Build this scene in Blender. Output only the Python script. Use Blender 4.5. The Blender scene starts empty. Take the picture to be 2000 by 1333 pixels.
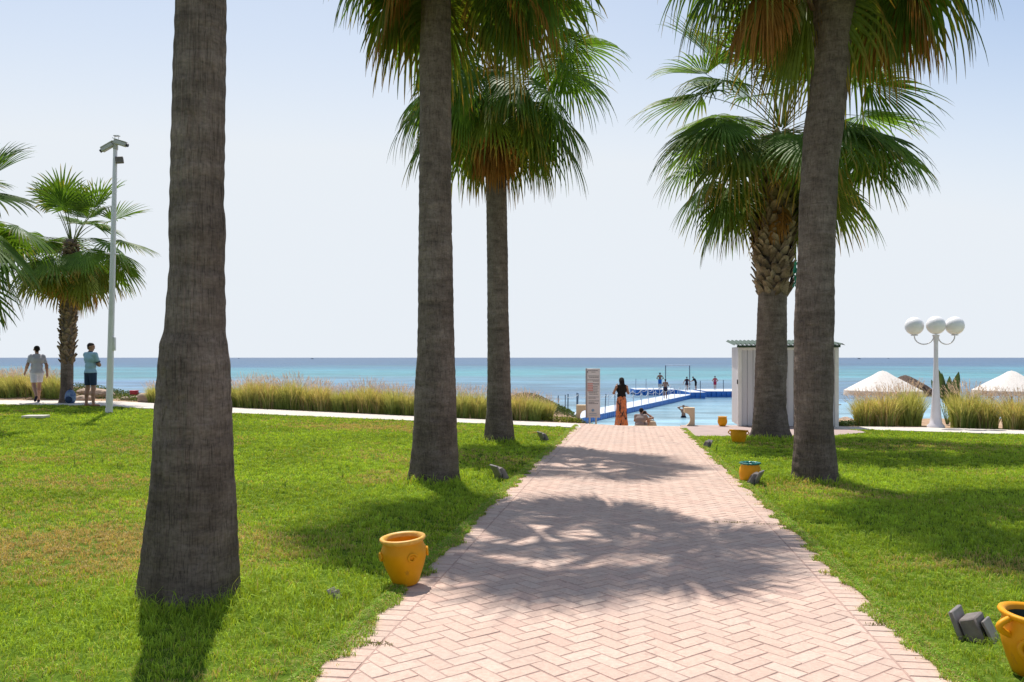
import bpy, math, random
import numpy as np
from mathutils import Vector, Matrix
R = math.radians
random.seed(7); rng = np.random.default_rng(7)
scn = bpy.context.scene
COL = scn.collection

# ------------------------------------------------------------------ camera, world, sun, exposure
F = 1612.0; CAMH = 1.55; HZ = 699.0
cd = bpy.data.cameras.new('camera'); cam = bpy.data.objects.new('camera', cd); COL.objects.link(cam)
cam.location = (0, 0, CAMH); cam.rotation_euler = (R(90), 0, 0)
cd.sensor_width = 36.0; cd.lens = F / 2000 * 36.0; cd.shift_y = (HZ - 666.5) / 2000.0
cd.clip_start = 0.05; cd.clip_end = 200000
scn.camera = cam
SUN_EL = 64.0; SUN_AZ = -15.5          # azimuth from +Y, positive towards +X
w = bpy.data.worlds.new("World"); scn.world = w; w.use_nodes = True
nt = w.node_tree; bg = nt.nodes['Background']
sky = nt.nodes.new('ShaderNodeTexSky'); sky.sky_type = 'NISHITA'; sky.sun_disc = False
sky.sun_elevation = R(SUN_EL); sky.sun_rotation = R(SUN_AZ)
sky.altitude = 0; sky.air_density = 1.0; sky.dust_density = 0.45; sky.ozone_density = 1.0
# thin pale summer haze over the sky: thickest towards the horizon and towards the sun's side
def wn(t, **k):
    n = nt.nodes.new(t)
    for a, v in k.items(): setattr(n, a, v)
    return n
wtc = wn('ShaderNodeTexCoord'); wsep = wn('ShaderNodeSeparateXYZ'); nt.links.new(wtc.outputs['Generated'], wsep.inputs[0])
wmr = wn('ShaderNodeMapRange', interpolation_type='SMOOTHSTEP'); nt.links.new(wsep.outputs['Z'], wmr.inputs[0])
for i_, v_ in ((1, 0.0), (2, .42), (3, .97), (4, .0)): wmr.inputs[i_].default_value = v_
wdot = wn('ShaderNodeVectorMath', operation='DOT_PRODUCT'); nt.links.new(wtc.outputs['Generated'], wdot.inputs[0]); wdot.inputs[1].default_value = (math.sin(R(-12)), math.cos(R(-12)), 0)
wm2 = wn('ShaderNodeMapRange', interpolation_type='SMOOTHSTEP'); nt.links.new(wdot.outputs['Value'], wm2.inputs[0])
for i_, v_ in ((1, .58), (2, 1.0), (3, .16), (4, .62)): wm2.inputs[i_].default_value = v_
wmul = wn('ShaderNodeMath', operation='ADD', use_clamp=True); nt.links.new(wmr.outputs[0], wmul.inputs[0]); nt.links.new(wm2.outputs[0], wmul.inputs[1])
wmix = wn('ShaderNodeMix', data_type='RGBA'); nt.links.new(wmul.outputs[0], wmix.inputs[0]); nt.links.new(sky.outputs[0], wmix.inputs[6]); wmix.inputs[7].default_value = (5.55, 5.9, 6.3, 1)
nt.links.new(wmix.outputs[2], bg.inputs[0]); bg.inputs[1].default_value = 0.115
sl = bpy.data.lights.new('sun', 'SUN'); so = bpy.data.objects.new('sun', sl); COL.objects.link(so)
sl.energy = 4.6; sl.angle = R(0.6); sl.color = (1.0, 0.95, 0.87)
sd = Vector((math.sin(R(SUN_AZ)) * math.cos(R(SUN_EL)), math.cos(R(SUN_AZ)) * math.cos(R(SUN_EL)), math.sin(R(SUN_EL))))
so.rotation_euler = (-sd).to_track_quat('-Z', 'Y').to_euler(); so.location = (0, 0, 30)
scn.view_settings.view_transform = 'Standard'; scn.view_settings.look = 'None'
scn.view_settings.gamma = 1; scn.view_settings.exposure = 0.35

# ------------------------------------------------------------------ small helpers
def vhash(ix, iy, s):
    h = (ix.astype(np.int64) * 374761393 + iy.astype(np.int64) * 668265263 + s * 1442695041) & 0x7fffffff
    h = ((h ^ (h >> 13)) * 1274126177) & 0x7fffffff
    return ((h ^ (h >> 16)) & 0xffff) / 65535.0
def vnoise(x, y, s=0):
    x = np.asarray(x, float); y = np.asarray(y, float)
    ix = np.floor(x); iy = np.floor(y); fx = x - ix; fy = y - iy
    fx = fx * fx * (3 - 2 * fx); fy = fy * fy * (3 - 2 * fy)
    a = vhash(ix, iy, s); b = vhash(ix + 1, iy, s); c = vhash(ix, iy + 1, s); d = vhash(ix + 1, iy + 1, s)
    return (a * (1 - fx) + b * fx) * (1 - fy) + (c * (1 - fx) + d * fx) * fy
def fbm(x, y, s=0, n=4):
    t = 0; a = .5; tot = 0
    for k in range(n):
        t = t + a * vnoise(np.asarray(x) * 2 ** k, np.asarray(y) * 2 ** k, s + k); tot += a; a *= .5
    return t / tot
def sm(a, b, x):
    t = np.clip((np.asarray(x, float) - a) / (b - a), 0, 1); return t * t * (3 - 2 * t)
SEA = -2.45
def G0(X, Y):
    m = np.clip(.75 + .09 * X, -.35, 1.08)
    return -.023 * np.clip(Y - 4, 0, 21) * m
def G(X, Y):
    X = np.asarray(X, float); Y = np.asarray(Y, float)
    z = G0(X, Y)
    c = sm(1.9, 2.6, X) * (1 - sm(8.5, 11.0, X))            # beach opening at the end of the path
    y0 = 28.0 - 2.2 * c
    fall = np.clip(Y - y0, 0, 60)
    z = z - fall * .17 - c * .42 * sm(24.7, 26.0, Y)
    z = z + .62 * np.exp(-((X - .5) / 1.15) ** 2 - ((Y - 27.6) / 1.3) ** 2)
    z = z + .42 * np.exp(-((X + 14.8) / 1.6) ** 2 - ((Y - 28.4) / 1.2) ** 2)
    return np.maximum(z, SEA - 1.3)
def g(X, Y): return float(G(X, Y))
def P(px, py):
    Y = F * CAMH / (py - HZ)
    for _ in range(60):
        X = (px - 1000) / F * Y; Y = .5 * Y + .5 * F * (CAMH - float(G0(X, Y))) / (py - HZ)
    return X, Y
def AT(px, py, Y): return ((px - 1000) / F * Y, Y, CAMH - (py - HZ) * Y / F)

def mesh_np(name, V, Fs, m, parent=None, col=None, smooth=False, sharp=None):
    me = bpy.data.meshes.new(name); V = np.asarray(V, np.float32)
    if isinstance(Fs, np.ndarray): Fs = [Fs]
    Fs = [np.asarray(f, np.int32) for f in Fs if len(f)]
    me.vertices.add(len(V)); me.vertices.foreach_set('co', V.ravel())
    li = np.concatenate([f.ravel() for f in Fs]); tot = np.concatenate([np.full(len(f), f.shape[1], np.int32) for f in Fs])
    st = np.concatenate([[0], np.cumsum(tot)[:-1]]).astype(np.int32)
    me.loops.add(len(li)); me.loops.foreach_set('vertex_index', li)
    me.polygons.add(len(tot)); me.polygons.foreach_set('loop_start', st); me.polygons.foreach_set('loop_total', tot)
    me.update(calc_edges=True)
    if col is not None:
        a = me.color_attributes.new('col', 'FLOAT_COLOR', 'POINT')
        c = np.ones((len(V), 4), np.float32); c[:, :3] = col; a.data.foreach_set('color', c.ravel())
    me.polygons.foreach_set('use_smooth', np.full(len(tot), bool(smooth)))
    if sharp: me.set_sharp_from_angle(angle=R(sharp))
    if m is not None: me.materials.append(m)
    o = bpy.data.objects.new(name, me); COL.objects.link(o)
    if parent is not None: o.parent = parent
    return o
def tag(o, label=None, cat=None, group=None, kind=None):
    if label: o['label'] = label
    if cat: o['category'] = cat
    if group: o['group'] = group
    if kind: o['kind'] = kind
    return o
def empty(name, loc, label, cat, rz=0, group=None):
    o = bpy.data.objects.new(name, None); COL.objects.link(o); o.location = loc; o.rotation_euler = (0, 0, rz)
    o.empty_display_size = .2
    return tag(o, label, cat, group)
def copy_tree(o, parent=None):
    c = o.copy(); COL.objects.link(c)
    if parent is not None: c.parent = parent
    for ch in list(o.children): copy_tree(ch, c)
    return c

class MB:
    def __init__(s): s.V = []; s.F = {3: [], 4: []}; s.N = []; s.n = 0
    def add(s, V, Fs):
        for f in Fs:
            f = [i + s.n for i in f]
            if len(f) in (3, 4): s.F[len(f)].append(f)
            else: s.N.append(f)
        s.V += [tuple(v) for v in V]; s.n += len(V); return s
    def box(s, c, d, rot=None, bev=0.0, taper=1.0):
        x, y, z = d[0] / 2, d[1] / 2, d[2] / 2; V = []
        b = min(bev, x * .9, y * .9, z * .9)
        M = rot if rot is not None else Matrix.Identity(3)
        if b <= 0:
            for k in (-1, 1):
                t = taper if k > 0 else 1
                for i, j in ((-1, -1), (1, -1), (1, 1), (-1, 1)): V.append((i * x * t, j * y * t, k * z))
            Fs = [(3, 2, 1, 0), (4, 5, 6, 7), (0, 1, 5, 4), (1, 2, 6, 5), (2, 3, 7, 6), (3, 0, 4, 7)]
        else:
            idx = {}
            for i in (-1, 1):
                for j in (-1, 1):
                    for k in (-1, 1):
                        t = taper if k > 0 else 1
                        for a in range(3):
                            q = [i * (x - b), j * (y - b), k * (z - b)]; q[a] = (i * x, j * y, k * z)[a]
                            q[0] *= t; q[1] *= t
                            idx[(i, j, k, a)] = len(V); V.append(tuple(q))
            I = lambda i, j, k, a: idx[(i, j, k, a)]
            Fs = []
            for i in (-1, 1):
                f = [I(i, -1, -1, 0), I(i, 1, -1, 0), I(i, 1, 1, 0), I(i, -1, 1, 0)]; Fs.append(f if i > 0 else f[::-1])
                f = [I(-1, i, -1, 1), I(1, i, -1, 1), I(1, i, 1, 1), I(-1, i, 1, 1)]; Fs.append(f[::-1] if i > 0 else f)
                f = [I(-1, -1, i, 2), I(1, -1, i, 2), I(1, 1, i, 2), I(-1, 1, i, 2)]; Fs.append(f if i > 0 else f[::-1])
            for i in (-1, 1):
                for j in (-1, 1):
                    f = [I(i, j, -1, 0), I(i, j, -1, 1), I(i, j, 1, 1), I(i, j, 1, 0)]; Fs.append(f if i * j > 0 else f[::-1])
                    f = [I(i, -1, j, 0), I(i, -1, j, 2), I(i, 1, j, 2), I(i, 1, j, 0)]; Fs.append(f if i * j < 0 else f[::-1])
                    f = [I(-1, i, j, 1), I(-1, i, j, 2), I(1, i, j, 2), I(1, i, j, 1)]; Fs.append(f if i * j > 0 else f[::-1])
                    for k in (-1, 1):
                        f = [I(i, j, k, 0), I(i, j, k, 1), I(i, j, k, 2)]; Fs.append(f if i * j * k > 0 else f[::-1])
        V = [tuple(M @ Vector(v) + Vector(c)) for v in V]
        return s.add(V, Fs)
    def tube(s, pts, rad, n=8, cap=True):
        pts = [Vector(p) for p in pts]
        if not hasattr(rad, '__len__'): rad = [rad] * len(pts)
        V = []; Fs = []; up = None
        for i, p in enumerate(pts):
            t = (pts[min(i + 1, len(pts) - 1)] - pts[max(i - 1, 0)]).normalized()
            if up is None: up = Vector((0, 0, 1)) if abs(t.z) < .9 else Vector((0, 1, 0))
            u = t.cross(up).normalized(); v = u.cross(t).normalized(); up = v
            for k in range(n):
                a = 2 * math.pi * k / n; V.append(p + (u * math.cos(a) + v * math.sin(a)) * rad[i])
        for i in range(len(pts) - 1):
            for k in range(n):
                Fs.append((i * n + k, i * n + (k + 1) % n, (i + 1) * n + (k + 1) % n, (i + 1) * n + k))
        if cap: Fs.append(tuple(range(n))[::-1]); Fs.append(tuple(range((len(pts) - 1) * n, len(pts) * n)))
        return s.add(V, Fs)
    def lathe(s, prof, c=(0, 0, 0), n=32, rot=None, fn=None):
        V = []; Fs = []; M = rot if rot is not None else Matrix.Identity(3)
        for r, z in prof:
            for k in range(n):
                a = 2 * math.pi * k / n; rr = r * (fn(a, z) if fn else 1)
                V.append(M @ Vector((rr * math.cos(a), rr * math.sin(a), z)) + Vector(c))
        for i in range(len(prof) - 1):
            for k in range(n): Fs.append((i * n + k, i * n + (k + 1) % n, (i + 1) * n + (k + 1) % n, (i + 1) * n + k))
        return s.add(V, Fs)
    def ball(s, c, r, n=16, m=10, rot=None, fn=None):
        if not hasattr(r, '__len__'): r = (r, r, r)
        V = []; Fs = []; M = rot if rot is not None else Matrix.Identity(3)
        for i in range(m + 1):
            th = math.pi * i / m
            for k in range(n):
                a = 2 * math.pi * k / n
                d = Vector((math.sin(th) * math.cos(a), math.sin(th) * math.sin(a), math.cos(th)))
                q = fn(d) if fn else 1
                V.append(M @ Vector((d.x * r[0] * q, d.y * r[1] * q, d.z * r[2] * q)) + Vector(c))
        for i in range(m):
            for k in range(n): Fs.append((i * n + k, (i + 1) * n + k, (i + 1) * n + (k + 1) % n, i * n + (k + 1) % n))
        return s.add(V, Fs)
    def extrude(s, outline, d, M):
        # outline: 2D points (x,z); extruded along y by +-d/2; M 4x4
        n = len(outline); V = []
        for y in (-d / 2, d / 2):
            for x, z in outline: V.append(M @ Vector((x, y, z)))
        Fs = [tuple(range(n)), tuple(range(n, 2 * n))[::-1]]
        for i in range(n): Fs.append((i, i + n, (i + 1) % n + n, (i + 1) % n)[::-1] if False else ((i + 1) % n, i, i + n, (i + 1) % n + n))
        return s.add(V, Fs)
    def build(s, name, m, parent=None, sharp=38, smooth=True):
        me = bpy.data.meshes.new(name); me.from_pydata([tuple(v) for v in s.V], [], s.F[3] + s.F[4] + s.N); me.update()
        me.polygons.foreach_set('use_smooth', np.full(len(me.polygons), smooth))
        if smooth: me.set_sharp_from_angle(angle=R(sharp))
        me.materials.append(m)
        o = bpy.data.objects.new(name, me); COL.objects.link(o)
        if parent is not None: o.parent = parent
        return o
def rotz(a): return Matrix.Rotation(a, 3, 'Z')
def eul(x, y, z): 
    from mathutils import Euler
    return Euler((R(x), R(y), R(z))).to_matrix()

# ------------------------------------------------------------------ materials
class NT:
    def __init__(s, name):
        s.m = bpy.data.materials.new(name); s.m.use_nodes = True; s.t = s.m.node_tree; s.n = s.t.nodes
        s.b = s.n['Principled BSDF']; s.out = s.n['Material Output']
    def N(s, t, **k):
        n = s.n.new(t)
        for a, v in k.items(): setattr(n, a, v)
        return n
    def L(s, a, b): s.t.links.new(a, b)
    def coord(s, scale=(1, 1, 1), kind='Object'):
        tc = s.N('ShaderNodeTexCoord'); mp = s.N('ShaderNodeMapping'); mp.inputs['Scale'].default_value = scale
        s.L(tc.outputs[kind], mp.inputs[0]); return mp.outputs[0]
    def noise(s, v, scale, det=4, rough=.55):
        n = s.N('ShaderNodeTexNoise'); n.inputs['Scale'].default_value = scale; n.inputs['Detail'].default_value = det
        n.inputs['Roughness'].default_value = rough; s.L(v, n.inputs['Vector']); return n.outputs['Fac']
    def ramp(s, f, pts):
        r = s.N('ShaderNodeValToRGB'); e = r.color_ramp.elements
        while len(e) < len(pts): e.new(.5)
        for i, (p, c) in enumerate(pts):
            e[i].position = p; e[i].color = (c[0], c[1], c[2], 1) if hasattr(c, '__len__') else (c, c, c, 1)
        s.L(f, r.inputs[0]); return r.outputs[0]
    def mix(s, f, a, b, mode='MIX'):
        m = s.N('ShaderNodeMix', data_type='RGBA', blend_type=mode)
        for i, v in ((0, f), (6, a), (7, b)):
            if hasattr(v, 'is_output') or isinstance(v, bpy.types.NodeSocket): s.L(v, m.inputs[i])
            elif i == 0: m.inputs[0].default_value = v
            else: m.inputs[i].default_value = (v[0], v[1], v[2], 1)
        return m.outputs[2]
    def bump(s, h, strength, dist=.01, prev=None):
        b = s.N('ShaderNodeBump'); b.inputs['Strength'].default_value = strength; b.inputs['Distance'].default_value = dist
        s.L(h, b.inputs['Height'])
        if prev is not None: s.L(prev, b.inputs['Normal'])
        return b.outputs[0]
def pm(name, c1, c2=None, scale=6, rough=.6, bump=.15, bscale=60, metal=0, spec=.5, kind='Object', streak=1, dist=.004):
    s = NT(name); c2 = c2 or tuple(x * .8 for x in c1)
    v = s.coord((1, 1, streak), kind); f = s.noise(v, scale)
    s.L(s.ramp(f, [(.3, c2), (.7, c1)]), s.b.inputs['Base Color'])
    s.b.inputs['Roughness'].default_value = rough; s.b.inputs['Metallic'].default_value = metal
    s.b.inputs['Specular IOR Level'].default_value = spec
    if bump: s.L(s.bump(s.noise(s.coord((1, 1, 1), kind), bscale), bump, dist), s.b.inputs['Normal'])
    return s.m
def leafmat(name, trans=.35, rough=.45, spec=.5, tint=(1.25, 1.15, .5)):
    s = NT(name); a = s.N('ShaderNodeAttribute', attribute_name='col')
    f = s.noise(s.coord(), 9); c = s.mix(1.0, a.outputs['Color'], s.ramp(f, [(.25, .72), (.75, 1.25)]), 'MULTIPLY')
    s.L(c, s.b.inputs['Base Color']); s.b.inputs['Roughness'].default_value = rough
    s.b.inputs['Specular IOR Level'].default_value = spec
    t = s.N('ShaderNodeBsdfTranslucent'); s.L(s.mix(1.0, c, tint, 'MULTIPLY'), t.inputs['Color'])
    m = s.N('ShaderNodeMixShader'); m.inputs[0].default_value = trans
    s.L(s.b.outputs[0], m.inputs[1]); s.L(t.outputs[0], m.inputs[2]); s.L(m.outputs[0], s.out.inputs['Surface'])
    return s.m
def attrmat(name, rough=.8, bump=.3, bscale=50, spec=.3, nscale=12, var=(.75, 1.2), dist=.004, zs=1):
    s = NT(name); a = s.N('ShaderNodeAttribute', attribute_name='col')
    f = s.noise(s.coord((1, 1, zs)), nscale, 5)
    s.L(s.mix(1.0, a.outputs['Color'], s.ramp(f, [(.25, var[0]), (.75, var[1])]), 'MULTIPLY'), s.b.inputs['Base Color'])
    s.b.inputs['Roughness'].default_value = rough; s.b.inputs['Specular IOR Level'].default_value = spec
    s.L(s.bump(s.noise(s.coord((1, 1, zs)), bscale), bump, dist), s.b.inputs['Normal'])
    return s.m
def bark():
    s = NT('palm_bark')
    fib = s.noise(s.coord((1, 1, .05)), 130, 4, .6)
    fib2 = s.noise(s.coord((1, 1, .12)), 55, 5, .6)
    ring = s.noise(s.coord((.25, .25, 1)), 13, 6, .65); ring2 = s.noise(s.coord((.5, .5, 1)), 60, 4, .6)
    big = s.noise(s.coord((1, 1, .6)), 3.0, 6, .65)
    c = s.ramp(big, [(.3, (.118, .089, .073)), (.5, (.188, .144, .120)), (.72, (.270, .214, .182))])
    c = s.mix(1.0, c, s.ramp(ring, [(.32, .66), (.6, 1.12)]), 'MULTIPLY')
    c = s.mix(1.0, c, s.ramp(ring2, [(.3, .74), (.6, 1.10)]), 'MULTIPLY')
    c = s.mix(1.0, c, s.ramp(fib, [(.36, .60), (.47, 1.0), (.7, 1.12)]), 'MULTIPLY')
    c = s.mix(1.0, c, s.ramp(fib2, [(.28, .66), (.38, .98), (.7, 1.06)]), 'MULTIPLY')
    spk = s.ramp(s.noise(s.coord((1, 1, .5)), 26, 6, .75), [(.66, 0), (.74, .55)]); c = s.mix(spk, c, (.36, .32, .28))
    sz = s.N('ShaderNodeSeparateXYZ'); s.L(s.coord(), sz.inputs[0]); lowm = s.N('ShaderNodeMapRange'); s.L(sz.outputs['Z'], lowm.inputs[0]); lowm.inputs[1].default_value = 0; lowm.inputs[2].default_value = 1.1; lowm.inputs[3].default_value = .62; lowm.inputs[4].default_value = 1.0
    c = s.mix(1.0, c, lowm.outputs[0], 'MULTIPLY')                      # older, weathered darker bark of the foot
    knot = s.ramp(s.noise(s.coord((1, 1, .8)), 2.2, 2, .4), [(.72, 0), (.78, .5)]); c = s.mix(knot, c, (.25, .16, .12))
    s.L(c, s.b.inputs['Base Color']); s.b.inputs['Roughness'].default_value = .92; s.b.inputs['Specular IOR Level'].default_value = .15
    b = s.bump(ring, .7, .02); b = s.bump(ring2, .4, .006, b); b = s.bump(fib2, .8, .010, b); b = s.bump(fib, .8, .006, b)
    s.L(b, s.b.inputs['Normal']); return s.m
def groundmat():
    s = NT('ground_mat'); tc = s.N('ShaderNodeTexCoord'); sp = s.N('ShaderNodeSeparateXYZ'); s.L(tc.outputs['Object'], sp.inputs[0])
    v = s.coord()
    grass = s.ramp(s.noise(v, 14, 6), [(.3, (.05, .09, .012)), (.55, (.10, .16, .02)), (.75, (.24, .22, .07))])
    sand = s.ramp(s.noise(v, 2.5, 8, .7), [(.3, (.30, .19, .12)), (.6, (.46, .33, .23)), (.8, (.55, .42, .31))])
    mr = s.N('ShaderNodeMapRange'); s.L(sp.outputs['Y'], mr.inputs[0]); mr.inputs[1].default_value = 23.6; mr.inputs[2].default_value = 23.9
    s.L(s.mix(mr.outputs[0], grass, sand), s.b.inputs['Base Color']); s.b.inputs['Roughness'].default_value = 1.0; s.b.inputs['Specular IOR Level'].default_value = 0.0
    s.L(s.bump(s.noise(v, 30, 6), .6, .03), s.b.inputs['Normal']); return s.m
def watermat():
    s = NT('sea_water'); tc = s.N('ShaderNodeTexCoord'); sp = s.N('ShaderNodeSeparateXYZ'); s.L(tc.outputs['Object'], sp.inputs[0])
    # sea floor colour by distance from the shore (sand, weed beds, deep water), nearest tones lightened as painted glare, edges broken up by noise
    mp = s.N('ShaderNodeMapping'); mp.inputs['Scale'].default_value = (.010, .016, 1); s.L(tc.outputs['Object'], mp.inputs[0])
    n = s.noise(mp.outputs[0], 1.0, 5, .6)
    lg = s.N('ShaderNodeMath', operation='LOGARITHM'); s.L(sp.outputs['Y'], lg.inputs[0]); lg.inputs[1].default_value = 10
    md = s.N('ShaderNodeMath', operation='MULTIPLY_ADD'); s.L(n, md.inputs[0]); md.inputs[1].default_value = .60; s.L(lg.outputs[0], md.inputs[2])
    mr = s.N('ShaderNodeMapRange'); s.L(md.outputs[0], mr.inputs[0]); mr.inputs[1].default_value = 1.6; mr.inputs[2].default_value = 4.1
    def pos(Y): return (math.log10(Y) + .30 - 1.6) / 2.5
    c = s.ramp(mr.outputs[0], [(pos(40), SEAC[0]), (pos(75), SEAC[1]), (pos(112), SEAC[2]), (pos(150), SEAC[3]), (pos(185), SEAC[4]), (pos(300), SEAC[5]), (pos(430), SEAC[6]), (pos(5000), SEAC[7])])
    wn = s.noise(s.coord((.35, 1, 1)), .55, 6, .6); wn2 = s.noise(s.coord((.05, .22, 1)), 1.0, 4, .6)
    c = s.mix(1.0, c, s.ramp(wn, [(.35, .70), (.62, 1.22)]), 'MULTIPLY')
    c = s.mix(1.0, c, s.ramp(wn2, [(.35, .70), (.65, 1.25)]), 'MULTIPLY')
    c = s.mix(1.0, c, s.ramp(s.noise(s.coord((.006, .035, 1)), 1.0, 6, .7), [(.35, .72), (.65, 1.22)]), 'MULTIPLY')
    s.L(c, s.b.inputs['Base Color']); s.b.inputs['Roughness'].default_value = .28
    s.b.inputs['Specular IOR Level'].default_value = .16; s.b.inputs['IOR'].default_value = 1.33
    b = s.bump(wn, .9, .35); b = s.bump(s.noise(s.coord((.5, 1, 1)), 2.4, 5, .6), .8, .09, b)
    s.L(b, s.b.inputs['Normal']); return s.m
SEAC = [(.27, .40, .44), (.18, .32, .40), (.075, .165, .28), (.085, .225, .305), (.045, .235, .28), (.030, .175, .25), (.010, .085, .185), (.007, .06, .16)]  # first two tones also carry the pale glare on the near water

M = {}
M['bark'] = bark(); M['ground'] = groundmat(); M['water'] = watermat()
M['palm'] = leafmat('palm_leaf', .36, .55, .22, (1.5, 1.45, .45)); M['dead'] = leafmat('dead_leaf', .35, .7, .2, (1.3, 1.0, .7))
M['boots'] = attrmat('leaf_base_fibre', .9, .8, 70, .15, 30, (.55, 1.3), .006)
M['grass'] = leafmat('grass_blade', .37, .6, .25, (1.5, 1.25, .5)); M['reed'] = leafmat('fountain_grass', .45, .55, .3, (1.3, 1.15, .6))
M['plume'] = leafmat('seed_plume', .5, .8, .1, (1.1, 1.0, .9))
def brickmat():
    s = NT('path_brick'); a = s.N('ShaderNodeAttribute', attribute_name='col'); v = s.coord()
    c = s.mix(1.0, a.outputs['Color'], s.ramp(s.noise(v, 42, 6, .7), [(.3, .82), (.68, 1.12)]), 'MULTIPLY')
    c = s.mix(s.ramp(s.noise(v, 1.1, 6, .65), [(.50, 0), (.70, .45)]), c, (.40, .33, .29))          # trodden-in dust and stains
    c = s.mix(s.ramp(s.noise(v, 3.3, 5, .7), [(.62, 0), (.72, .5)]), c, (.33, .24, .21))
    sp = s.ramp(s.noise(v, 210, 2, .5), [(.66, 0), (.72, .6)]); c = s.mix(sp, c, (.36, .24, .20))
    s.L(c, s.b.inputs['Base Color']); s.b.inputs['Roughness'].default_value = .9; s.b.inputs['Specular IOR Level'].default_value = .2
    b = s.bump(s.noise(v, 130, 4, .6), .5, .003); b = s.bump(s.noise(v, 18, 3, .5), .35, .006, b); s.L(b, s.b.inputs['Normal']); return s.m
M['brick'] = brickmat()
M['joint'] = pm('path_joint', (.43, .29, .24), (.33, .22, .185), 12, .95, .4, 90)
M['prom'] = pm('promenade_concrete', (.62, .57, .51), (.52, .47, .42), 1.4, .9, .3, 40, spec=.2)
M['pave'] = pm('pink_paving', (.43, .33, .30), (.35, .27, .25), 2.2, .9, .3, 50, spec=.2)
M['cream'] = pm('cream_concrete', (.62, .48, .32), (.52, .40, .27), 4, .85, .3, 60)
def glaze():
    s = NT('yellow_glazed_clay'); v = s.coord((1, 1, .35)); f = s.noise(v, 22, 6, .65); f2 = s.noise(s.coord(), 5, 3)
    c = s.ramp(f2, [(.3, (.63, .26, .003)), (.7, (.77, .35, .005))])
    c = s.mix(s.ramp(f, [(.60, 0), (.74, .75)]), c, (.30, .13, .03))
    s.L(c, s.b.inputs['Base Color']); s.b.inputs['Roughness'].default_value = .5; s.b.inputs['Specular IOR Level'].default_value = .22
    s.L(s.bump(f, .25, .004), s.b.inputs['Normal']); return s.m
M['pot'] = glaze(); M['pot_rim'] = pm('worn_yellow_rim', (.74, .42, .08), (.62, .31, .03), 30, .5, .2)
M['teal'] = pm('teal_glaze', (.015, .22, .19), (.01, .10, .09), 40, .3, .2, 30)
M['potin'] = pm('dark_green_inside', (.012, .055, .045), (.01, .03, .03), 10, .5, .2)
M['red'] = pm('red_pot', (.48, .03, .05), (.36, .02, .04), 8, .45, .1)
M['white'] = pm('white_paint', (.76, .73, .78), (.68, .65, .70), 5, .45, .06, 30)
M['globe'] = pm('white_globe', (.87, .85, .86), (.83, .81, .82), 3, .35, .02, 20)
M['shed'] = pm('white_shed_panel', (.60, .59, .60), (.52, .51, .53), 3, .6, .1, 30, streak=.15)
M['trim'] = pm('white_shed_trim', (.78, .76, .72), (.68, .66, .62), 5, .6, .1, 30)
M['roof'] = pm('green_roof_sheet', (.03, .075, .04), (.015, .035, .022), 8, .6, .2, 40)
M['blue'] = pm('blue_plastic', (.02, .19, .60), (.012, .12, .44), 3, .45, .1, 20)
M['deck'] = pm('pale_float_top', (.58, .62, .72), (.48, .54, .66), 5, .6, .2, 30)
M['post'] = pm('grey_post', (.10, .13, .18), (.07, .09, .12), 10, .5, .1)
M['wpost'] = pm('pale_post', (.55, .58, .62), (.42, .45, .5), 10, .5, .1)
M['rope'] = pm('rope', (.6, .62, .62), (.5, .5, .5), 40, .9, .2)
M['sign'] = pm('sign_board', (.64, .60, .62), (.58, .54, .56), 3, .5, .03)
M['signside'] = pm('sign_edge', (.34, .31, .33), None, 5, .6, .05)
M['ink'] = pm('sign_ink', (.12, .12, .15), None, 60, .7, 0); M['inkred'] = pm('sign_red', (.62, .30, .28), None, 60, .7, 0)
M['inkblue'] = pm('sign_blue', (.22, .34, .52), None, 60, .7, 0)
M['lampbody'] = pm('weathered_lamp_metal', (.20, .17, .155), (.12, .10, .095), 14, .7, .5, 70)
M['lampface'] = pm('dusty_lamp_glass', (.24, .215, .205), (.15, .13, .125), 10, .5, .2)
M['black'] = pm('black_plastic', (.02, .02, .022), None, 10, .5, .1)
M['camgrey'] = pm('camera_housing', (.50, .49, .47), (.40, .39, .37), 8, .5, .1)
M['crochet'] = None
M['thatch'] = pm('brown_thatch', (.16, .11, .085), (.08, .055, .045), 30, .95, .9, 60, streak=.2, dist=.02)
M['rock'] = pm('shore_rock', (.47, .35, .27), (.30, .22, .17), 3, .95, .8, 12, dist=.04)
M['wood'] = pm('pole_wood', (.22, .15, .10), None, 8, .8, .3)
M['netting'] = pm('green_netting', (.03, .30, .20), None, 20, .7, .2)
M['bag'] = pm('blue_bag', (.02, .05, .22), (.25, .35, .45), 9, .8, .3)
M['hull'] = pm('grey_boat', (.10, .12, .16), None, 5, .6, .1)
def crochet():
    s = NT('white_crochet'); v = s.coord(); n = s.N('ShaderNodeTexVoronoi', feature='F1'); n.inputs['Scale'].default_value = 26; s.L(v, n.inputs['Vector'])
    f = n.outputs['Distance']; s.L(s.ramp(f, [(.1, (.60, .57, .54)), (.6, (.82, .79, .75))]), s.b.inputs['Base Color'])
    s.b.inputs['Roughness'].default_value = .9
    s.L(s.bump(f, .6, .01), s.b.inputs['Normal'])
    t = s.N('ShaderNodeBsdfTranslucent'); t.inputs[0].default_value = (.8, .75, .7, 1); m = s.N('ShaderNodeMixShader'); m.inputs[0].default_value = .25
    s.L(s.b.outputs[0], m.inputs[1]); s.L(t.outputs[0], m.inputs[2]); s.L(m.outputs[0], s.out.inputs['Surface']); return s.m
M['crochet'] = crochet()
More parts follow.
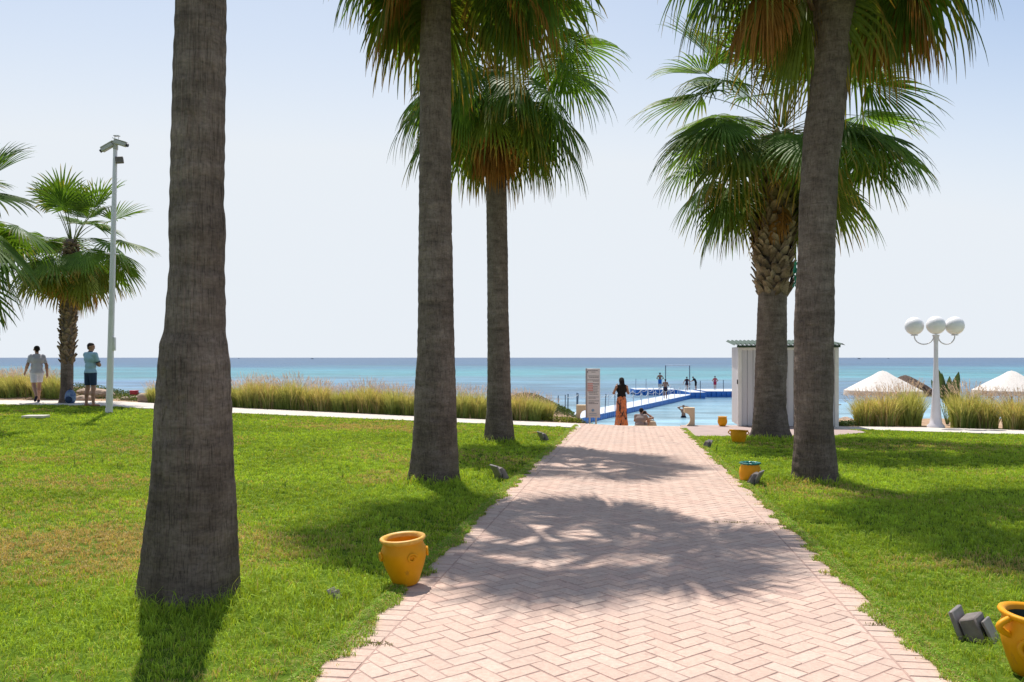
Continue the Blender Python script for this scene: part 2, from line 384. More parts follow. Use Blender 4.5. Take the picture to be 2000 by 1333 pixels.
def skirtmat():
    s = NT('orange_pattern_cloth'); n = s.N('ShaderNodeTexVoronoi', feature='F1'); n.inputs['Scale'].default_value = 6.5; s.L(s.coord((1, 1, .6)), n.inputs['Vector'])
    f = s.noise(s.coord((1, 1, .6)), 9, 4, .6)
    c = s.ramp(f, [(.40, (.03, .02, .02)), (.46, (.48, .16, .08)), (.55, (.70, .20, .05)), (.66, (.48, .22, .16))])
    s.L(c, s.b.inputs['Base Color']); s.b.inputs['Roughness'].default_value = .85; return s.m
M['skirt'] = skirtmat()
M['skin'] = pm('skin_tan', (.36, .19, .125), (.30, .155, .10), 4, .55, .05, 80); M['skin2'] = pm('skin_dark_tan', (.24, .125, .085), (.19, .10, .07), 4, .55, .05, 80)
M['hair'] = pm('dark_hair', (.022, .016, .013), (.012, .010, .009), 40, .75, .5, 120, streak=.1, spec=.15)
def cloth(n, c): return pm(n, c, tuple(x * .85 for x in c), 6, .9, .4, 18, spec=.1, dist=.01)
M['c_grey'] = cloth('grey_white_cotton', (.50, .49, .54)); M['c_white'] = cloth('white_cotton', (.68, .66, .70)); M['c_blue'] = cloth('pale_blue_cotton', (.33, .50, .62))
M['c_navy'] = cloth('navy_cotton', (.035, .055, .10)); M['c_black'] = cloth('black_cotton', (.012, .014, .018)); M['c_royal'] = cloth('blue_swim_shorts', (.03, .16, .50))
M['c_maroon'] = cloth('maroon_swim_shorts', (.30, .03, .07)); M['c_dk'] = cloth('dark_swimwear', (.03, .025, .04)); M['c_pink'] = cloth('red_top', (.42, .10, .13)); M['c_taupe'] = cloth('taupe_cotton', (.30, .24, .22))

# ------------------------------------------------------------------ ground, sea
xs = np.unique(np.concatenate([np.linspace(-300, -40, 14), np.linspace(-40, -6, 60), np.linspace(-6, 12, 110), np.linspace(12, 40, 50), np.linspace(40, 300, 14)]))
ys = np.unique(np.concatenate([np.linspace(-40, 2, 12), np.linspace(2, 24, 90), np.linspace(24, 30, 60), np.linspace(30, 60, 50)]))
XX, YY = np.meshgrid(xs, ys); ZZ = G(XX, YY) + (fbm(XX * 1.3, YY * 1.3, 5) - .5) * .05 * sm(24.9, 26.5, YY) + (fbm(XX * .6, YY * .6, 8) - .5) * .25 * sm(27, 30, YY)
V = np.stack([XX, YY, ZZ], -1).reshape(-1, 3); nx = len(xs); ny = len(ys)
I = np.arange(nx * ny).reshape(ny, nx); Q = np.stack([I[:-1, :-1], I[:-1, 1:], I[1:, 1:], I[1:, :-1]], -1).reshape(-1, 4)
tag(mesh_np('ground', V, Q, M['ground'], smooth=True), kind='structure')
b = MB(); ysea = [34, 60, 100, 200, 500, 1500, 5000, 20000, 90000]
Vs = []; 
for y in ysea:
    for k in range(9): Vs.append(((k - 4) / 4 * max(400, y * 1.6), y, SEA))
Fs = [(i * 9 + k, i * 9 + k + 1, (i + 1) * 9 + k + 1, (i + 1) * 9 + k) for i in range(len(ysea) - 1) for k in range(8)]
b.add(Vs, Fs); tag(b.build('sea', M['water'], smooth=False), kind='structure')

# ------------------------------------------------------------------ path of herringbone bricks
PS = .143; PA = math.atan(PS); pu = np.array([math.sin(PA), math.cos(PA)]); pv = np.array([math.cos(PA), -math.sin(PA)])
HI = 1.345 * math.cos(PA); HO = HI + .2; U0, U1 = -2.0, 25.05
def path_v(X, Y): return X * pv[0] + Y * pv[1]
def path_u(X, Y): return X * pu[0] + Y * pu[1]
def clip(poly, a, bb, c):          # keep a*x+b*y<=c
    out = []
    for i in range(len(poly)):
        p, q = poly[i], poly[(i + 1) % len(poly)]
        dp = a * p[0] + bb * p[1] - c; dq = a * q[0] + bb * q[1] - c
        if dp <= 0: out.append(p)
        if dp * dq < 0:
            t = dp / (dp - dq); out.append((p[0] + (q[0] - p[0]) * t, p[1] + (q[1] - p[1]) * t))
    return out
def inset(poly, d):
    n = len(poly); out = []
    for i in range(n):
        a = np.array(poly[i - 1]); p = np.array(poly[i]); c = np.array(poly[(i + 1) % n])
        e1 = p - a; e2 = c - p; l1 = np.hypot(*e1); l2 = np.hypot(*e2)
        if l1 < 1e-5 or l2 < 1e-5: return None
        n1 = np.array([-e1[1], e1[0]]) / l1; n2 = np.array([-e2[1], e2[0]]) / l2
        k = n1 + n2; dn = k @ k
        if dn < .05: return None
        out.append(tuple(p + k * (2 * d / dn)))
    return out
def area(p): return .5 * sum(p[i][0] * p[(i + 1) % len(p)][1] - p[(i + 1) % len(p)][0] * p[i][1] for i in range(len(p)))
bricks = []                        # polygons in (v,u) path coordinates
s2 = math.sqrt(.5)
wq = .102
for ix in range(-60, 230):
    for iy in range(-60, 230):
        q4 = (ix - iy) % 4
        if q4 not in (0, 3): continue
        x0, y0 = ix * wq, iy * wq; x1, y1 = (x0 + 2 * wq, y0 + wq) if q4 == 0 else (x0 + wq, y0 + 2 * wq)
        cu = ((x0 + x1) + (y0 + y1)) / 2 * s2; cv = ((x0 + x1) - (y0 + y1)) / 2 * s2
        if abs(cv) > HI + .2 or cu < U0 - .2 or cu > U1 + .2: continue
        pp = [((x - y) * s2, (x + y) * s2) for x, y in ((x0, y0), (x1, y0), (x1, y1), (x0, y1))]
        if area(pp) < 0: pp = pp[::-1]
        pp = clip(pp, 1, 0, HI); pp = clip(pp, -1, 0, HI) if pp else pp
        pp = clip(pp, 0, 1, U1) if pp else pp; pp = clip(pp, 0, -1, -U0) if pp else pp
        if len(pp) > 2 and area(pp) > .0008: bricks.append(pp)
u = U0
while u < U1:
    for sgn in (-1, 1):
        v0, v1 = sorted((sgn * (HI + .003), sgn * HO)); bricks.append([(v0, u), (v1, u), (v1, u + .1), (v0, u + .1)])
    u += .102
Vb = []; Fb = {}; Cb = []
for pp in bricks:
    q = inset(pp, .0022); 
    if q is None or area(q) < 0.0006: continue
    q2 = inset(q, .0040)
    if q2 is None or area(q2) < 0.0004: q2 = q
    n = len(q); base = len(Vb); tilt = random.uniform(-.0018, .0018); lift = random.uniform(-.0012, .0012)
    k = random.random(); t = random.uniform(.94, 1.05)
    c = np.array([.560, .405, .330]) * t if k < .6 else (np.array([.57, .425, .35]) * t if k < .88 else np.array([.54, .378, .31]) * t)
    for ring, dz in ((q, 0.0), (q2, .006)):
        for (v, uu) in ring:
            X = v * pv[0] + uu * pu[0]; Y = v * pv[1] + uu * pu[1]
            Vb.append((X, Y, .006 + dz + (lift + tilt * (v - q[0][0]) * 8 if dz else 0))); Cb.append(c * (.9 if not dz else 1))
    for a in range(n): Fb.setdefault(4, []).append((base + a, base + (a + 1) % n, base + n + (a + 1) % n, base + n + a))
    Fb.setdefault(n, []).append(tuple(range(base + n, base + 2 * n)))
Vb = np.array(Vb); Vb[:, 2] += G0(Vb[:, 0], Vb[:, 1]); Vb[:, 2] = Vb[:, 2]
pathobj = mesh_np('path', Vb, [np.array(f) for f in Fb.values()], M['brick'], col=np.array(Cb)); tag(pathobj, kind='structure')
def sheet(name, poly_fn, m, dz, nu=60, nv=12, skirt=.12):
    V = []; Fq = []
    for i in range(nu + 1):
        for j in range(nv + 1):
            X, Y = poly_fn(i / nu, j / nv); V.append((X, Y, float(G0(X, Y)) + dz))
    for i in range(nu):
        for j in range(nv): a = i * (nv + 1) + j; Fq.append((a, a + nv + 1, a + nv + 2, a + 1))
    rim = [i * (nv + 1) for i in range(nu + 1)] + [nu * (nv + 1) + j for j in range(1, nv + 1)] + [i * (nv + 1) + nv for i in range(nu - 1, -1, -1)] + [j for j in range(nv - 1, 0, -1)]
    k = len(V)
    for r in rim: V.append((V[r][0], V[r][1], V[r][2] - skirt))
    for a in range(len(rim)): c = (a + 1) % len(rim); Fq.append((rim[a], k + a, k + c, rim[c]))
    o = MB().add(V, Fq).build(name, m); tag(o, kind='structure'); return o
def pbase(s, t):
    v = (t - .5) * 2 * (HO - .004); uu = U0 + (U1 - U0) * s
    return v * pv[0] + uu * pu[0], v * pv[1] + uu * pu[1]
sheet('path_bed', pbase, M['joint'], .0095, 80, 10, .25)
# promenade, left and right of the path
PF = [(-60, 25.6), (-16, 24.3), (-7.9, 23.2), (-2.85, 22.95), (0, 22.9), (1.9, 22.7)]; PB = [(-60, 28.0), (-16.6, 26.5), (-8.6, 25.1), (-3.1, 24.8), (0, 24.7), (2.0, 24.75)]
def lerp_poly(A, B):
    ax = np.array(A); bx = np.array(B); n = len(A) - 1
    def f(s, t):
        q = s * n; x0 = np.interp(q, range(n + 1), ax[:, 0]); y0 = np.interp(q, range(n + 1), ax[:, 1]); x1 = np.interp(q, range(n + 1), bx[:, 0]); y1 = np.interp(q, range(n + 1), bx[:, 1])
        return x0 + (x1 - x0) * t, y0 + (y1 - y0) * t
    return f
sheet('promenade', lerp_poly(PF, PB), M['prom'], .022, 80, 6)
RF = [(8.6, 23.6), (9.3, 23.3), (11.1, 22.25), (13.0, 20.95), (17, 18.2), (40, 4)]; RB = [(8.9, 24.6), (9.6, 24.5), (12.0, 24.0), (14.1, 22.7), (18.2, 19.8), (41.5, 5.6)]
sheet('promenade', lerp_poly(RF, RB), M['prom'], .022, 60, 6)
PVF = [(4.45, 20.5), (6.0, 20.45), (8.0, 20.6), (9.4, 21.9)]; PVB = [(5.13, 25.15), (6.6, 25.1), (8.3, 25.0), (9.9, 24.6)]
sheet('paved_area', lerp_poly(PVF, PVB), M['pave'], .016, 20, 10)
def in_strip(X, Y, A, B):
    A = np.array(A); B = np.array(B)
    return (Y > np.interp(X, A[:, 0], A[:, 1])) & (Y < np.interp(X, B[:, 0], B[:, 1]) + 0) & (X > A[0, 0]) & (X < A[-1, 0] + 0)
# steps down to the beach at the end of the path
b = MB()
for k in range(4):
    uu = U1 + .16 + .32 * k; X = 0 * pv[0] + uu * pu[0]; Y = uu * pu[1]
    b.box((X, Y, float(G0(X, 25)) - .16 * (k + 1) + .16 - .30 + .0), (2 * HO - .02, .32, .6), rotz(-PA), .012)
tag(b.build('beach_steps', M['cream']), 'cream concrete steps going down to the beach at the end of the brick path', 'steps')

# ------------------------------------------------------------------ lawn grass
TR = [(-2.13, 5.43, .42), (-1.06, 11.08, .40), (-.27, 17.19, .38), (4.26, 11.64, .38), (6.06, 19.33, .5), (-13.5, 25.0, .35)]
def lawn_mask(X, Y, ragg):
    v = path_v(X, Y); uu = path_u(X, Y)
    edge = HO - .035 - .06 * sm(5, 12, Y) + ragg
    ok = np.abs(v) > edge
    ok &= Y < 24.6
    fy = np.interp(X, [p[0] for p in PF] + [1.95, 5.1, 8.6] + [p[0] for p in RF[1:]], [p[1] for p in PF] + [22.7, 25, 23.6] + [p[1] for p in RF[1:]])
    ok &= Y < fy + .03 - ragg * .3
    pf = np.interp(X, [4.2, 4.45, 6, 8, 9.4, 9.41], [30, 20.5, 20.45, 20.6, 21.9, 30])
    ok &= Y < pf + .02
    return ok
def blades(n, X, Y, hgt, wid, lean, colr, name, la=None):
    n = len(X); a = rng.uniform(0, 2 * np.pi, n); dx = np.cos(a); dy = np.sin(a)
    la = rng.uniform(0, 2 * np.pi, n) if la is None else la; lx = np.cos(la) * lean * hgt; ly = np.sin(la) * lean * hgt
    z = G0(X, Y)
    V = np.zeros((n, 5, 3), np.float32)
    V[:, 0] = np.stack([X - dx * wid / 2, Y - dy * wid / 2, z - .006], -1); V[:, 1] = np.stack([X + dx * wid / 2, Y + dy * wid / 2, z - .006], -1)
    mx = X + lx * .35; my = Y + ly * .35
    V[:, 2] = np.stack([mx + dx * wid * .42, my + dy * wid * .42, z + hgt * .58], -1); V[:, 3] = np.stack([mx - dx * wid * .42, my - dy * wid * .42, z + hgt * .58], -1)
    V[:, 4] = np.stack([X + lx, Y + ly, z + hgt * np.maximum(.35, 1 - .42 * lean)], -1)
    b0 = np.arange(n) * 5
    Q = np.stack([b0, b0 + 1, b0 + 2, b0 + 3], -1); T = np.stack([b0 + 3, b0 + 2, b0 + 4], -1)
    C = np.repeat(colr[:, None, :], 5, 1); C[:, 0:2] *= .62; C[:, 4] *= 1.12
    return V.reshape(-1, 3), Q, T, C.reshape(-1, 3)
bands = [(1.5, 4.0, 2600), (4.0, 5.5, 5200), (5.5, 7.5, 4300), (7.5, 10, 3000), (10, 13, 1900), (13, 17, 1150), (17, 21, 800), (21, 24.6, 620)]
VV = []; QQ = []; TT = []; CC = []; off = 0
for y0, y1, den in bands:
    xw = .66 * y1 + 1.3; n = int(den * 2 * xw * (y1 - y0))
    k_ = 8; nt_ = n // k_; sp = .010 + .0012 * y0
    X = np.repeat(rng.uniform(-xw, xw, nt_), k_); Y = np.repeat(rng.uniform(y0, y1, nt_), k_); n = len(X)
    ox = rng.normal(0, 1, n) * sp; oy = rng.normal(0, 1, n) * sp; X = X + ox; Y = Y + oy; LA = np.arctan2(oy, ox) + rng.normal(0, .5, n)
    th_ = np.repeat(rng.uniform(.62, 1.35, nt_), k_); tc_ = np.repeat(rng.random(nt_), k_)
    ragg = (fbm(X * 4.5 + 7, Y * 4.5, 3) - .5) * .20 + (vnoise(X * 8, Y * 8, 91) - .5) * .09 + rng.normal(0, .018, n)
    thin = fbm(X * .9, Y * .9, 21); keep = lawn_mask(X, Y, ragg)
    X, Y, LA, th_, tc_ = X[keep], Y[keep], LA[keep], th_[keep], tc_[keep]; n = len(X)
    dry = np.clip((fbm(X * .55 + 3, Y * .55 + 9, 11) - .52) * 5, 0, 1) * .45
    for (cx, cy, rx, ry, a) in [(-3.6, 6.8, 1.9, 1.1, 1.1), (-4.6, 5.6, 1.6, .8, .6), (-5.5, 10.5, 2.2, .9, .6), (-3.3, 20.3, 2.2, 1.5, .85), (-4.4, 8.6, 1.6, .8, .5), (-1.0, 4.2, .7, .45, .3), (4.0, 6.3, 1.3, .5, .6), (8.6, 17.5, 3, 1.6, .5), (.9, 20.0, .8, 1.2, .5), (-2.3, 14, 2.0, 1.2, .3), (-8, 13, 3, 1.5, .3)]:
        dry = np.maximum(dry, a * np.exp(-((X - cx) / rx) ** 2 - ((Y - cy) / ry) ** 2) * (.45 + fbm(X * 3, Y * 3, 17)))
    edgeness = np.exp(-np.maximum(np.abs(path_v(X, Y)) - HO, 0) / .09); dry = np.maximum(dry, edgeness * .55)
    lush = np.zeros(n)
    for tx, ty, tr in TR: lush = np.maximum(lush, np.exp(-np.maximum(np.hypot(X - tx, Y - ty) - tr, 0) ** 2 / .07))
    lush = np.maximum(lush, .75 * np.exp(-((X + 1.2) / .55) ** 2 - ((Y - 5.1) / .6) ** 2))
    h = (.026 + .024 * rng.random(n) + .02 * fbm(X * 1.5, Y * 1.5, 31)) * (1 + 2.6 * lush * rng.random(n) ** 1.5) * (1 - .45 * edgeness) * (1 - .3 * np.clip(dry, 0, 1)) * th_
    wd = np.maximum(.0032, .00075 * Y) * rng.uniform(.7, 1.3, n)
    isdry = (.65 * tc_ + .35 * rng.random(n)) < np.clip(dry - .0, 0, .93)
    t = (.6 * th_ / 1.35 + .4 * rng.random(n))[:, None]
    gc = (1 - t) * np.array([.165, .285, .020]) + t * np.array([.40, .575, .055])
    pt = fbm(X * .8, Y * .8, 44)[:, None]; gc = gc * (.66 + .68 * pt) * (.8 + .4 * tc_[:, None])
    yl = (rng.random(n) < .05)[:, None]; gc = np.where(yl, np.array([.46, .48, .09]), gc)
    dc = (1 - t) * np.array([.42, .31, .12]) + t * np.array([.60, .47, .22])
    c = np.where(isdry[:, None], dc, gc)
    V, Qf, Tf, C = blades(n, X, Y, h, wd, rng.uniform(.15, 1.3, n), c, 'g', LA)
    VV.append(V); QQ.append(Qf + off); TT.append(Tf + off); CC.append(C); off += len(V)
# a few taller weeds and seed stalks
n = 260; X = rng.uniform(-9, 9, n); Y = rng.uniform(6, 21, n); keep = lawn_mask(X, Y, np.full(n, .1)) & (vnoise(X * .7, Y * .7, 71) > .55); X = X[keep]; Y = Y[keep]; 
X = np.repeat(X, 7) + rng.normal(0, .012, len(X) * 7); Y = np.repeat(Y, 7) + rng.normal(0, .012, len(Y) * 7); n = len(X)
V, Qf, Tf, C = blades(n, X, Y, rng.uniform(.08, .16, n), np.full(n, .006), rng.uniform(0, .35, n), np.tile([.09, .16, .04], (n, 1)), 'w')
VV.append(V); QQ.append(Qf + off); TT.append(Tf + off); CC.append(C); off += len(V)
# ragged fringe of turf creeping over the border bricks
for y0_, y1_, n in ((3.6, 6, 17000), (6, 9, 15000), (9, 14, 13000), (14, 24, 11000)):
    uu = rng.uniform(y0_, y1_, n); sg = rng.choice([-1, 1], n)
    cl = np.clip((fbm(uu * 4.3 + 40 * sg, uu * 0 + sg, 61, 4) - .36) * 3.2, 0, 1.15) * (.45 + .55 * vnoise(uu * 19, sg * 3.0, 63))
    v = HO + .05 - rng.random(n) ** 1.6 * (.06 + .13 * cl); X = sg * v * pv[0] + uu * pu[0]; Y = sg * v * pv[1] + uu * pu[1]
    c = np.where((rng.random(n) < .30)[:, None], np.array([.52, .45, .17]), np.array([.25, .46, .04])) * rng.uniform(.6, 1.25, (n, 1))
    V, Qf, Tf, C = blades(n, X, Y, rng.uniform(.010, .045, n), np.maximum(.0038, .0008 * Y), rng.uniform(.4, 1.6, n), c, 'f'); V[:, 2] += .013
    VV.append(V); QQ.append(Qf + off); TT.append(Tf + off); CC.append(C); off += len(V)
# grass growing out of joints of the path
pts = [(2.2, 8.15, .2), (2.6, 8.05, .2), (2.15, 4.8, .10), (-.72, 4.45, .08)]
for cx, cy, L in pts:
    n = int(60 + 150 * L); X = cx + L * (rng.random(n) ** 1.5) * rng.choice([-1, 1], n); Y = cy + rng.normal(0, .018, n) - .1 * (X - cx)
    V, Qf, Tf, C = blades(n, X, Y, rng.uniform(.006, .022, n), np.full(n, .004), rng.uniform(.2, 1, n), np.array([.13, .15, .03]) * rng.uniform(.7, 1.5, (n, 1)), 'w'); V[:, 2] += .012
    VV.append(V); QQ.append(Qf + off); TT.append(Tf + off); CC.append(C); off += len(V)
lawn = mesh_np('lawn_grass', np.concatenate(VV), [np.concatenate(QQ), np.concatenate(TT)], M['grass'], col=np.concatenate(CC))
tag(lawn, 'short green lawn grass growing on both sides of the brick path', 'grass', kind='stuff')
del VV, QQ, TT, CC

# ------------------------------------------------------------------ palms
DOWN = np.array([0, 0, -1.0])
def nrm(v): return v / np.maximum(np.linalg.norm(v, axis=-1, keepdims=True), 1e-9)
def fan_leaf(az, el, plen, blen, droop, nseg, age, rs, spread=2.05, width=.034, start=(0, 0, 0), pbend=.6, hs=1.0):
    """one costapalmate leaf: petiole, pleated fan, drooping split tips -> V, Q, C"""
    V = []; Q = []; C = []
    d = np.array([math.cos(el) * math.cos(az), math.cos(el) * math.sin(az), math.sin(el)])
    p = np.array(start, float); npet = 6; pts = [p.copy()]; ds = [d.copy()]
    for k in range(npet):
        d = nrm(d + DOWN * pbend / npet * (1 - abs(d[2]) * .3)); p = p + d * plen / npet; pts.append(p.copy()); ds.append(d.copy())
    hinge = 0 if el > R(50) else hs * (.15 + .7 * rs.random()) * (1 if age < .85 else .2)
    d = nrm(d + DOWN * hinge)
    side = nrm(np.cross(d, [0, 0, 1.0]) + rs.normal(0, .22, 3)); side = nrm(side - d * (side @ d)); up = np.cross(side, d)
    pc = np.array([.13, .17, .04]) if age < .6 else np.array([.24, .17, .08])
    for k, q in enumerate(pts):
        w = .022 * (1 - .45 * k / npet); s0 = nrm(np.cross(ds[k], [0, 0, 1.0]) + 1e-6); u0 = np.cross(s0, ds[k])
        V += [q - s0 * w, q + s0 * w, q + u0 * w * .8]; C += [pc, pc, pc]
        if k:
            a = (k - 1) * 3; b_ = k * 3
            for i, j in ((0, 1), (1, 2), (2, 0)): Q.append((a + i, a + j, b_ + j, b_ + i))
    th = np.linspace(-spread, spread, nseg) + rs.normal(0, .012, nseg)
    L = blen * (.60 + .40 * np.cos(th / spread * 1.35)) * rs.uniform(.88, 1.08, nseg)
    steps = 8; cup = .30 + .25 * rs.random()
    dirs = np.cos(th)[:, None] * d + np.sin(th)[:, None] * side + (np.abs(np.sin(th)) * cup)[:, None] * up * (1 if el > R(42) else (-1.15 if el < R(25) else -.4))
    dirs = nrm(dirs); dth = 2 * spread / nseg
    org = p + np.maximum(0, np.cos(th))[:, None] * d * .10 * blen
    shade = rs.uniform(.75, 1.3); tt = np.linspace(0, 1, steps + 1); cur = org.copy(); seg = dirs.copy()
    split = .46 + .08 * rs.random(nseg)
    dr = droop * rs.uniform(.55, 1.5, nseg)
    g_ = np.array([.088, .168, .028]) * rs.uniform(.8, 1.35); yg = np.array([.19, .21, .035]); br = np.array([.40, .20, .055]); dk = np.array([.25, .13, .055])
    if age < .55: c0 = g_ * (1 - age * .3) + yg * age * .3
    elif age < .8: c0 = g_ * .45 + yg * .55
    else: c0 = br * rs.uniform(.7, 1.2)
    VS = np.zeros((nseg, steps + 1, 3, 3)); CS = np.zeros((nseg, steps + 1, 3, 3))
    tipb = rs.random(nseg) < (.25 + age * .9)
    for k in range(steps + 1):
        t = tt[k]; r = np.linalg.norm(cur - org, axis=1) + .02
        ax = nrm(np.cross(seg, nrm(np.cross(seg, side[None] * 1.0 + up[None] * .001)) ) ) if False else None
        # local width direction: perpendicular to segment inside the fan
        wdv = nrm(-np.sin(th)[:, None] * d + np.cos(th)[:, None] * side); wdv = nrm(wdv - seg * np.sum(wdv * seg, 1, keepdims=True))
        wn = np.cross(wdv, seg)
        full = np.minimum(r * dth * .52, width)
        w = np.where(t < split, full, np.minimum(full, width * np.maximum(0.0, 1 - (t - split) / (1 - split)) ** .7 * .62 + .0018))
        fold = w * .55
        VS[:, k, 0] = cur - wdv * w[:, None]; VS[:, k, 1] = cur + wn * fold[:, None]; VS[:, k, 2] = cur + wdv * w[:, None]
        tip = np.clip((t - .68) / .32, 0, 1); cc = np.repeat(c0[None], nseg, 0)
        tipc = (yg * .5 + br * .5) if age < .5 else br
        cc = np.where(tipb[:, None], cc * (1 - tip) + tipc * tip, cc * (1 - .2 * tip)); cc = cc * (1 + .0 * t)
        CS[:, k, :] = cc[:, None]
        if k < steps:
            f = dr * max(0, (t - .22)) * 1.5 / steps * 4.2
            seg = nrm(seg + DOWN * f[:, None]); cur = cur + seg * (L / steps)[:, None]
    b0 = len(V); V = np.concatenate([np.array(V), VS.reshape(-1, 3)]); C = np.concatenate([np.array(C), CS.reshape(-1, 3)])
    ids = b0 + np.arange(nseg * (steps + 1) * 3).reshape(nseg, steps + 1, 3)
    q1 = np.stack([ids[:, :-1, 0], ids[:, :-1, 1], ids[:, 1:, 1], ids[:, 1:, 0]], -1).reshape(-1, 4)
    q2 = np.stack([ids[:, :-1, 1], ids[:, :-1, 2], ids[:, 1:, 2], ids[:, 1:, 1]], -1).reshape(-1, 4)
    return V, np.concatenate([np.array(Q), q1, q2]), C
def crown_mesh(leaves, name, m, parent):
    Vs = []; Qs = []; Cs = []; off = 0
    for a in leaves:
        V, Qf, C = fan_leaf(**a); Vs.append(V); Qs.append(Qf + off); Cs.append(C); off += len(V)
    return mesh_np(name, np.concatenate(Vs), np.concatenate(Qs), m, parent, col=np.concatenate(Cs))
def make_crown(parent, top, n, plen, blen, seed, el_hi=78, el_lo=-50, droop=.55, dead=10, dead_el=(-62, -80), nseg=44, width=.034, agek=1.0, dead_az=None, pbend=.6, ztail=.5, deadlen=.85, front=None, hs=1.0, jit=9):
    rs = np.random.default_rng(seed); L = []
    for i in range(n):
        t = (i + .5) / n; az = i * 2.39996 + rs.normal(0, .32); e = R(el_hi + (el_lo - el_hi) * t ** .85 + rs.normal(0, jit))
        if front is not None and math.sin(az) < -.45: e = max(e, R(front + rs.normal(0, 6)))
        age = t ** 2.2 * .75 * agek + rs.random() * .12
        L.append(dict(az=az, el=e, plen=plen * (.75 + .35 * math.sin(math.pi * min(1, t + .15))) * rs.uniform(.9, 1.1), blen=blen * rs.uniform(.78, 1.15) * (.8 + .2 * min(1, t * 4)),
                      droop=droop * (.5 + .7 * t) * rs.uniform(.65, 1.5), nseg=nseg, age=min(age, .79), rs=rs, start=(top[0] + .07 * math.cos(az), top[1] + .07 * math.sin(az), top[2] - ztail * t), width=width, pbend=pbend, hs=hs))
    crown_mesh(L, 'crown', M['palm'], parent)
    if dead:
        D = []
        for i in range(dead):
            az = (dead_az[i % len(dead_az)] if dead_az else i * 2.4) + rs.normal(0, .2)
            D.append(dict(az=az, el=R(rs.uniform(*sorted(dead_el))), plen=plen * rs.uniform(.55, .9), blen=blen * deadlen * rs.uniform(.7, 1.1), droop=1.6, nseg=nseg - 6, age=.9 + .1 * rs.random(), rs=rs,
                          start=(top[0] + .13 * math.cos(az), top[1] + .13 * math.sin(az), top[2] - ztail - .1), width=width * .8, spread=1.3, pbend=1.0))
        crown_mesh(D, 'dead_fronds', M['dead'], parent)
def trunk(rows, Yd, base, parent, ztop=None, rtop=None, nth=112, dz=.016, seed=1, flare=1.0, m=None):
    rows = sorted(rows, key=lambda r: -r[0])
    z = np.array([CAMH - (r[0] - HZ) * Yd / F for r in rows]); c = np.array([((r[1] + r[2]) / 2 - 1000) / F * Yd for r in rows]); rad = np.array([(r[2] - r[1]) / 2 / F * Yd for r in rows])
    if ztop is not None and ztop > z[-1]:
        dcdz = (c[-1] - c[-3]) / (z[-1] - z[-3]); z = np.append(z, ztop); c = np.append(c, c[-1] + dcdz * (ztop - z[-2]) * .6); rad = np.append(rad, rtop or rad[-1] * .92)
    z = np.insert(z, 0, z[0] - .35); c = np.insert(c, 0, c[0]); rad = np.insert(rad, 0, rad[0] * 1.06)
    zz = np.arange(z[0], z[-1], dz); cc = np.interp(zz, z, c); rr = np.interp(zz, z, rad)
    k = max(3, int(.10 / dz)) | 1; ker = np.hanning(k + 2)[1:-1]; ker /= ker.sum()
    pad = lambda a: np.convolve(np.pad(a, k // 2, mode='edge'), ker, 'valid')
    cc = pad(cc); rr = pad(rr)
    th = np.linspace(0, 2 * np.pi, nth, endpoint=False); T, Zg = np.meshgrid(th, zz)
    Rg = np.repeat(rr[:, None], nth, 1)
    per = lambda f, s_, a, s: vnoise(np.cos(T) * f + 50, np.sin(T) * f + Zg * s_ + 9 * s, s) * a
    hz = fbm(Zg * 9 + 1.2 * vnoise(np.cos(T) * 1.2, np.sin(T) * 1.2, seed), T * 0 + seed, seed, 3) - .5
    fis = np.abs(vnoise(T / (2 * np.pi) * 46, Zg * 1.1, seed + 5) - .5) * 2; fis2 = vnoise(T / (2 * np.pi) * 90, Zg * 3.2, seed + 9)
    lump = fbm(np.cos(T) * 1.6 + 4, np.sin(T) * 1.6 + Zg * 1.7, seed + 2) - .5
    Rg = Rg * (1 + hz * .022 + lump * .075) + (-.006 * (fis < .22) + .004 * (fis2 - .5))
    zb = base[2]; root = np.exp(-np.maximum(Zg - zb, 0) / .10)
    Rg *= 1 + flare * root * (.06 + .12 * vnoise(T / (2 * np.pi) * 17, Zg * 8, seed + 3))
    Rg = Rg - np.where((fbm(T * 2.1 + 3, Zg * 2.6, seed + 31) > .70), .006, 0) + .0016 * np.sin(Zg * 46 + 3 * vnoise(T * 0 + 1, Zg * 3, seed)) * (nth > 90)
    V = np.stack([cc[:, None] + np.cos(T) * Rg - base[0], Yd + np.sin(T) * Rg - base[1], Zg - zb], -1).reshape(-1, 3)
    nz = len(zz); Ii = np.arange(nz * nth).reshape(nz, nth); Ij = np.roll(Ii, -1, 1)
    Qf = np.stack([Ii[:-1], Ij[:-1], Ij[1:], Ii[1:]], -1).reshape(-1, 4)
    o = mesh_np('trunk', V, [Qf, np.array([Ii[-1]])], m or M['bark'], parent, smooth=True)
    return o, (cc[-1] - base[0], Yd - base[1], zz[-1] - zb), rr[-1]
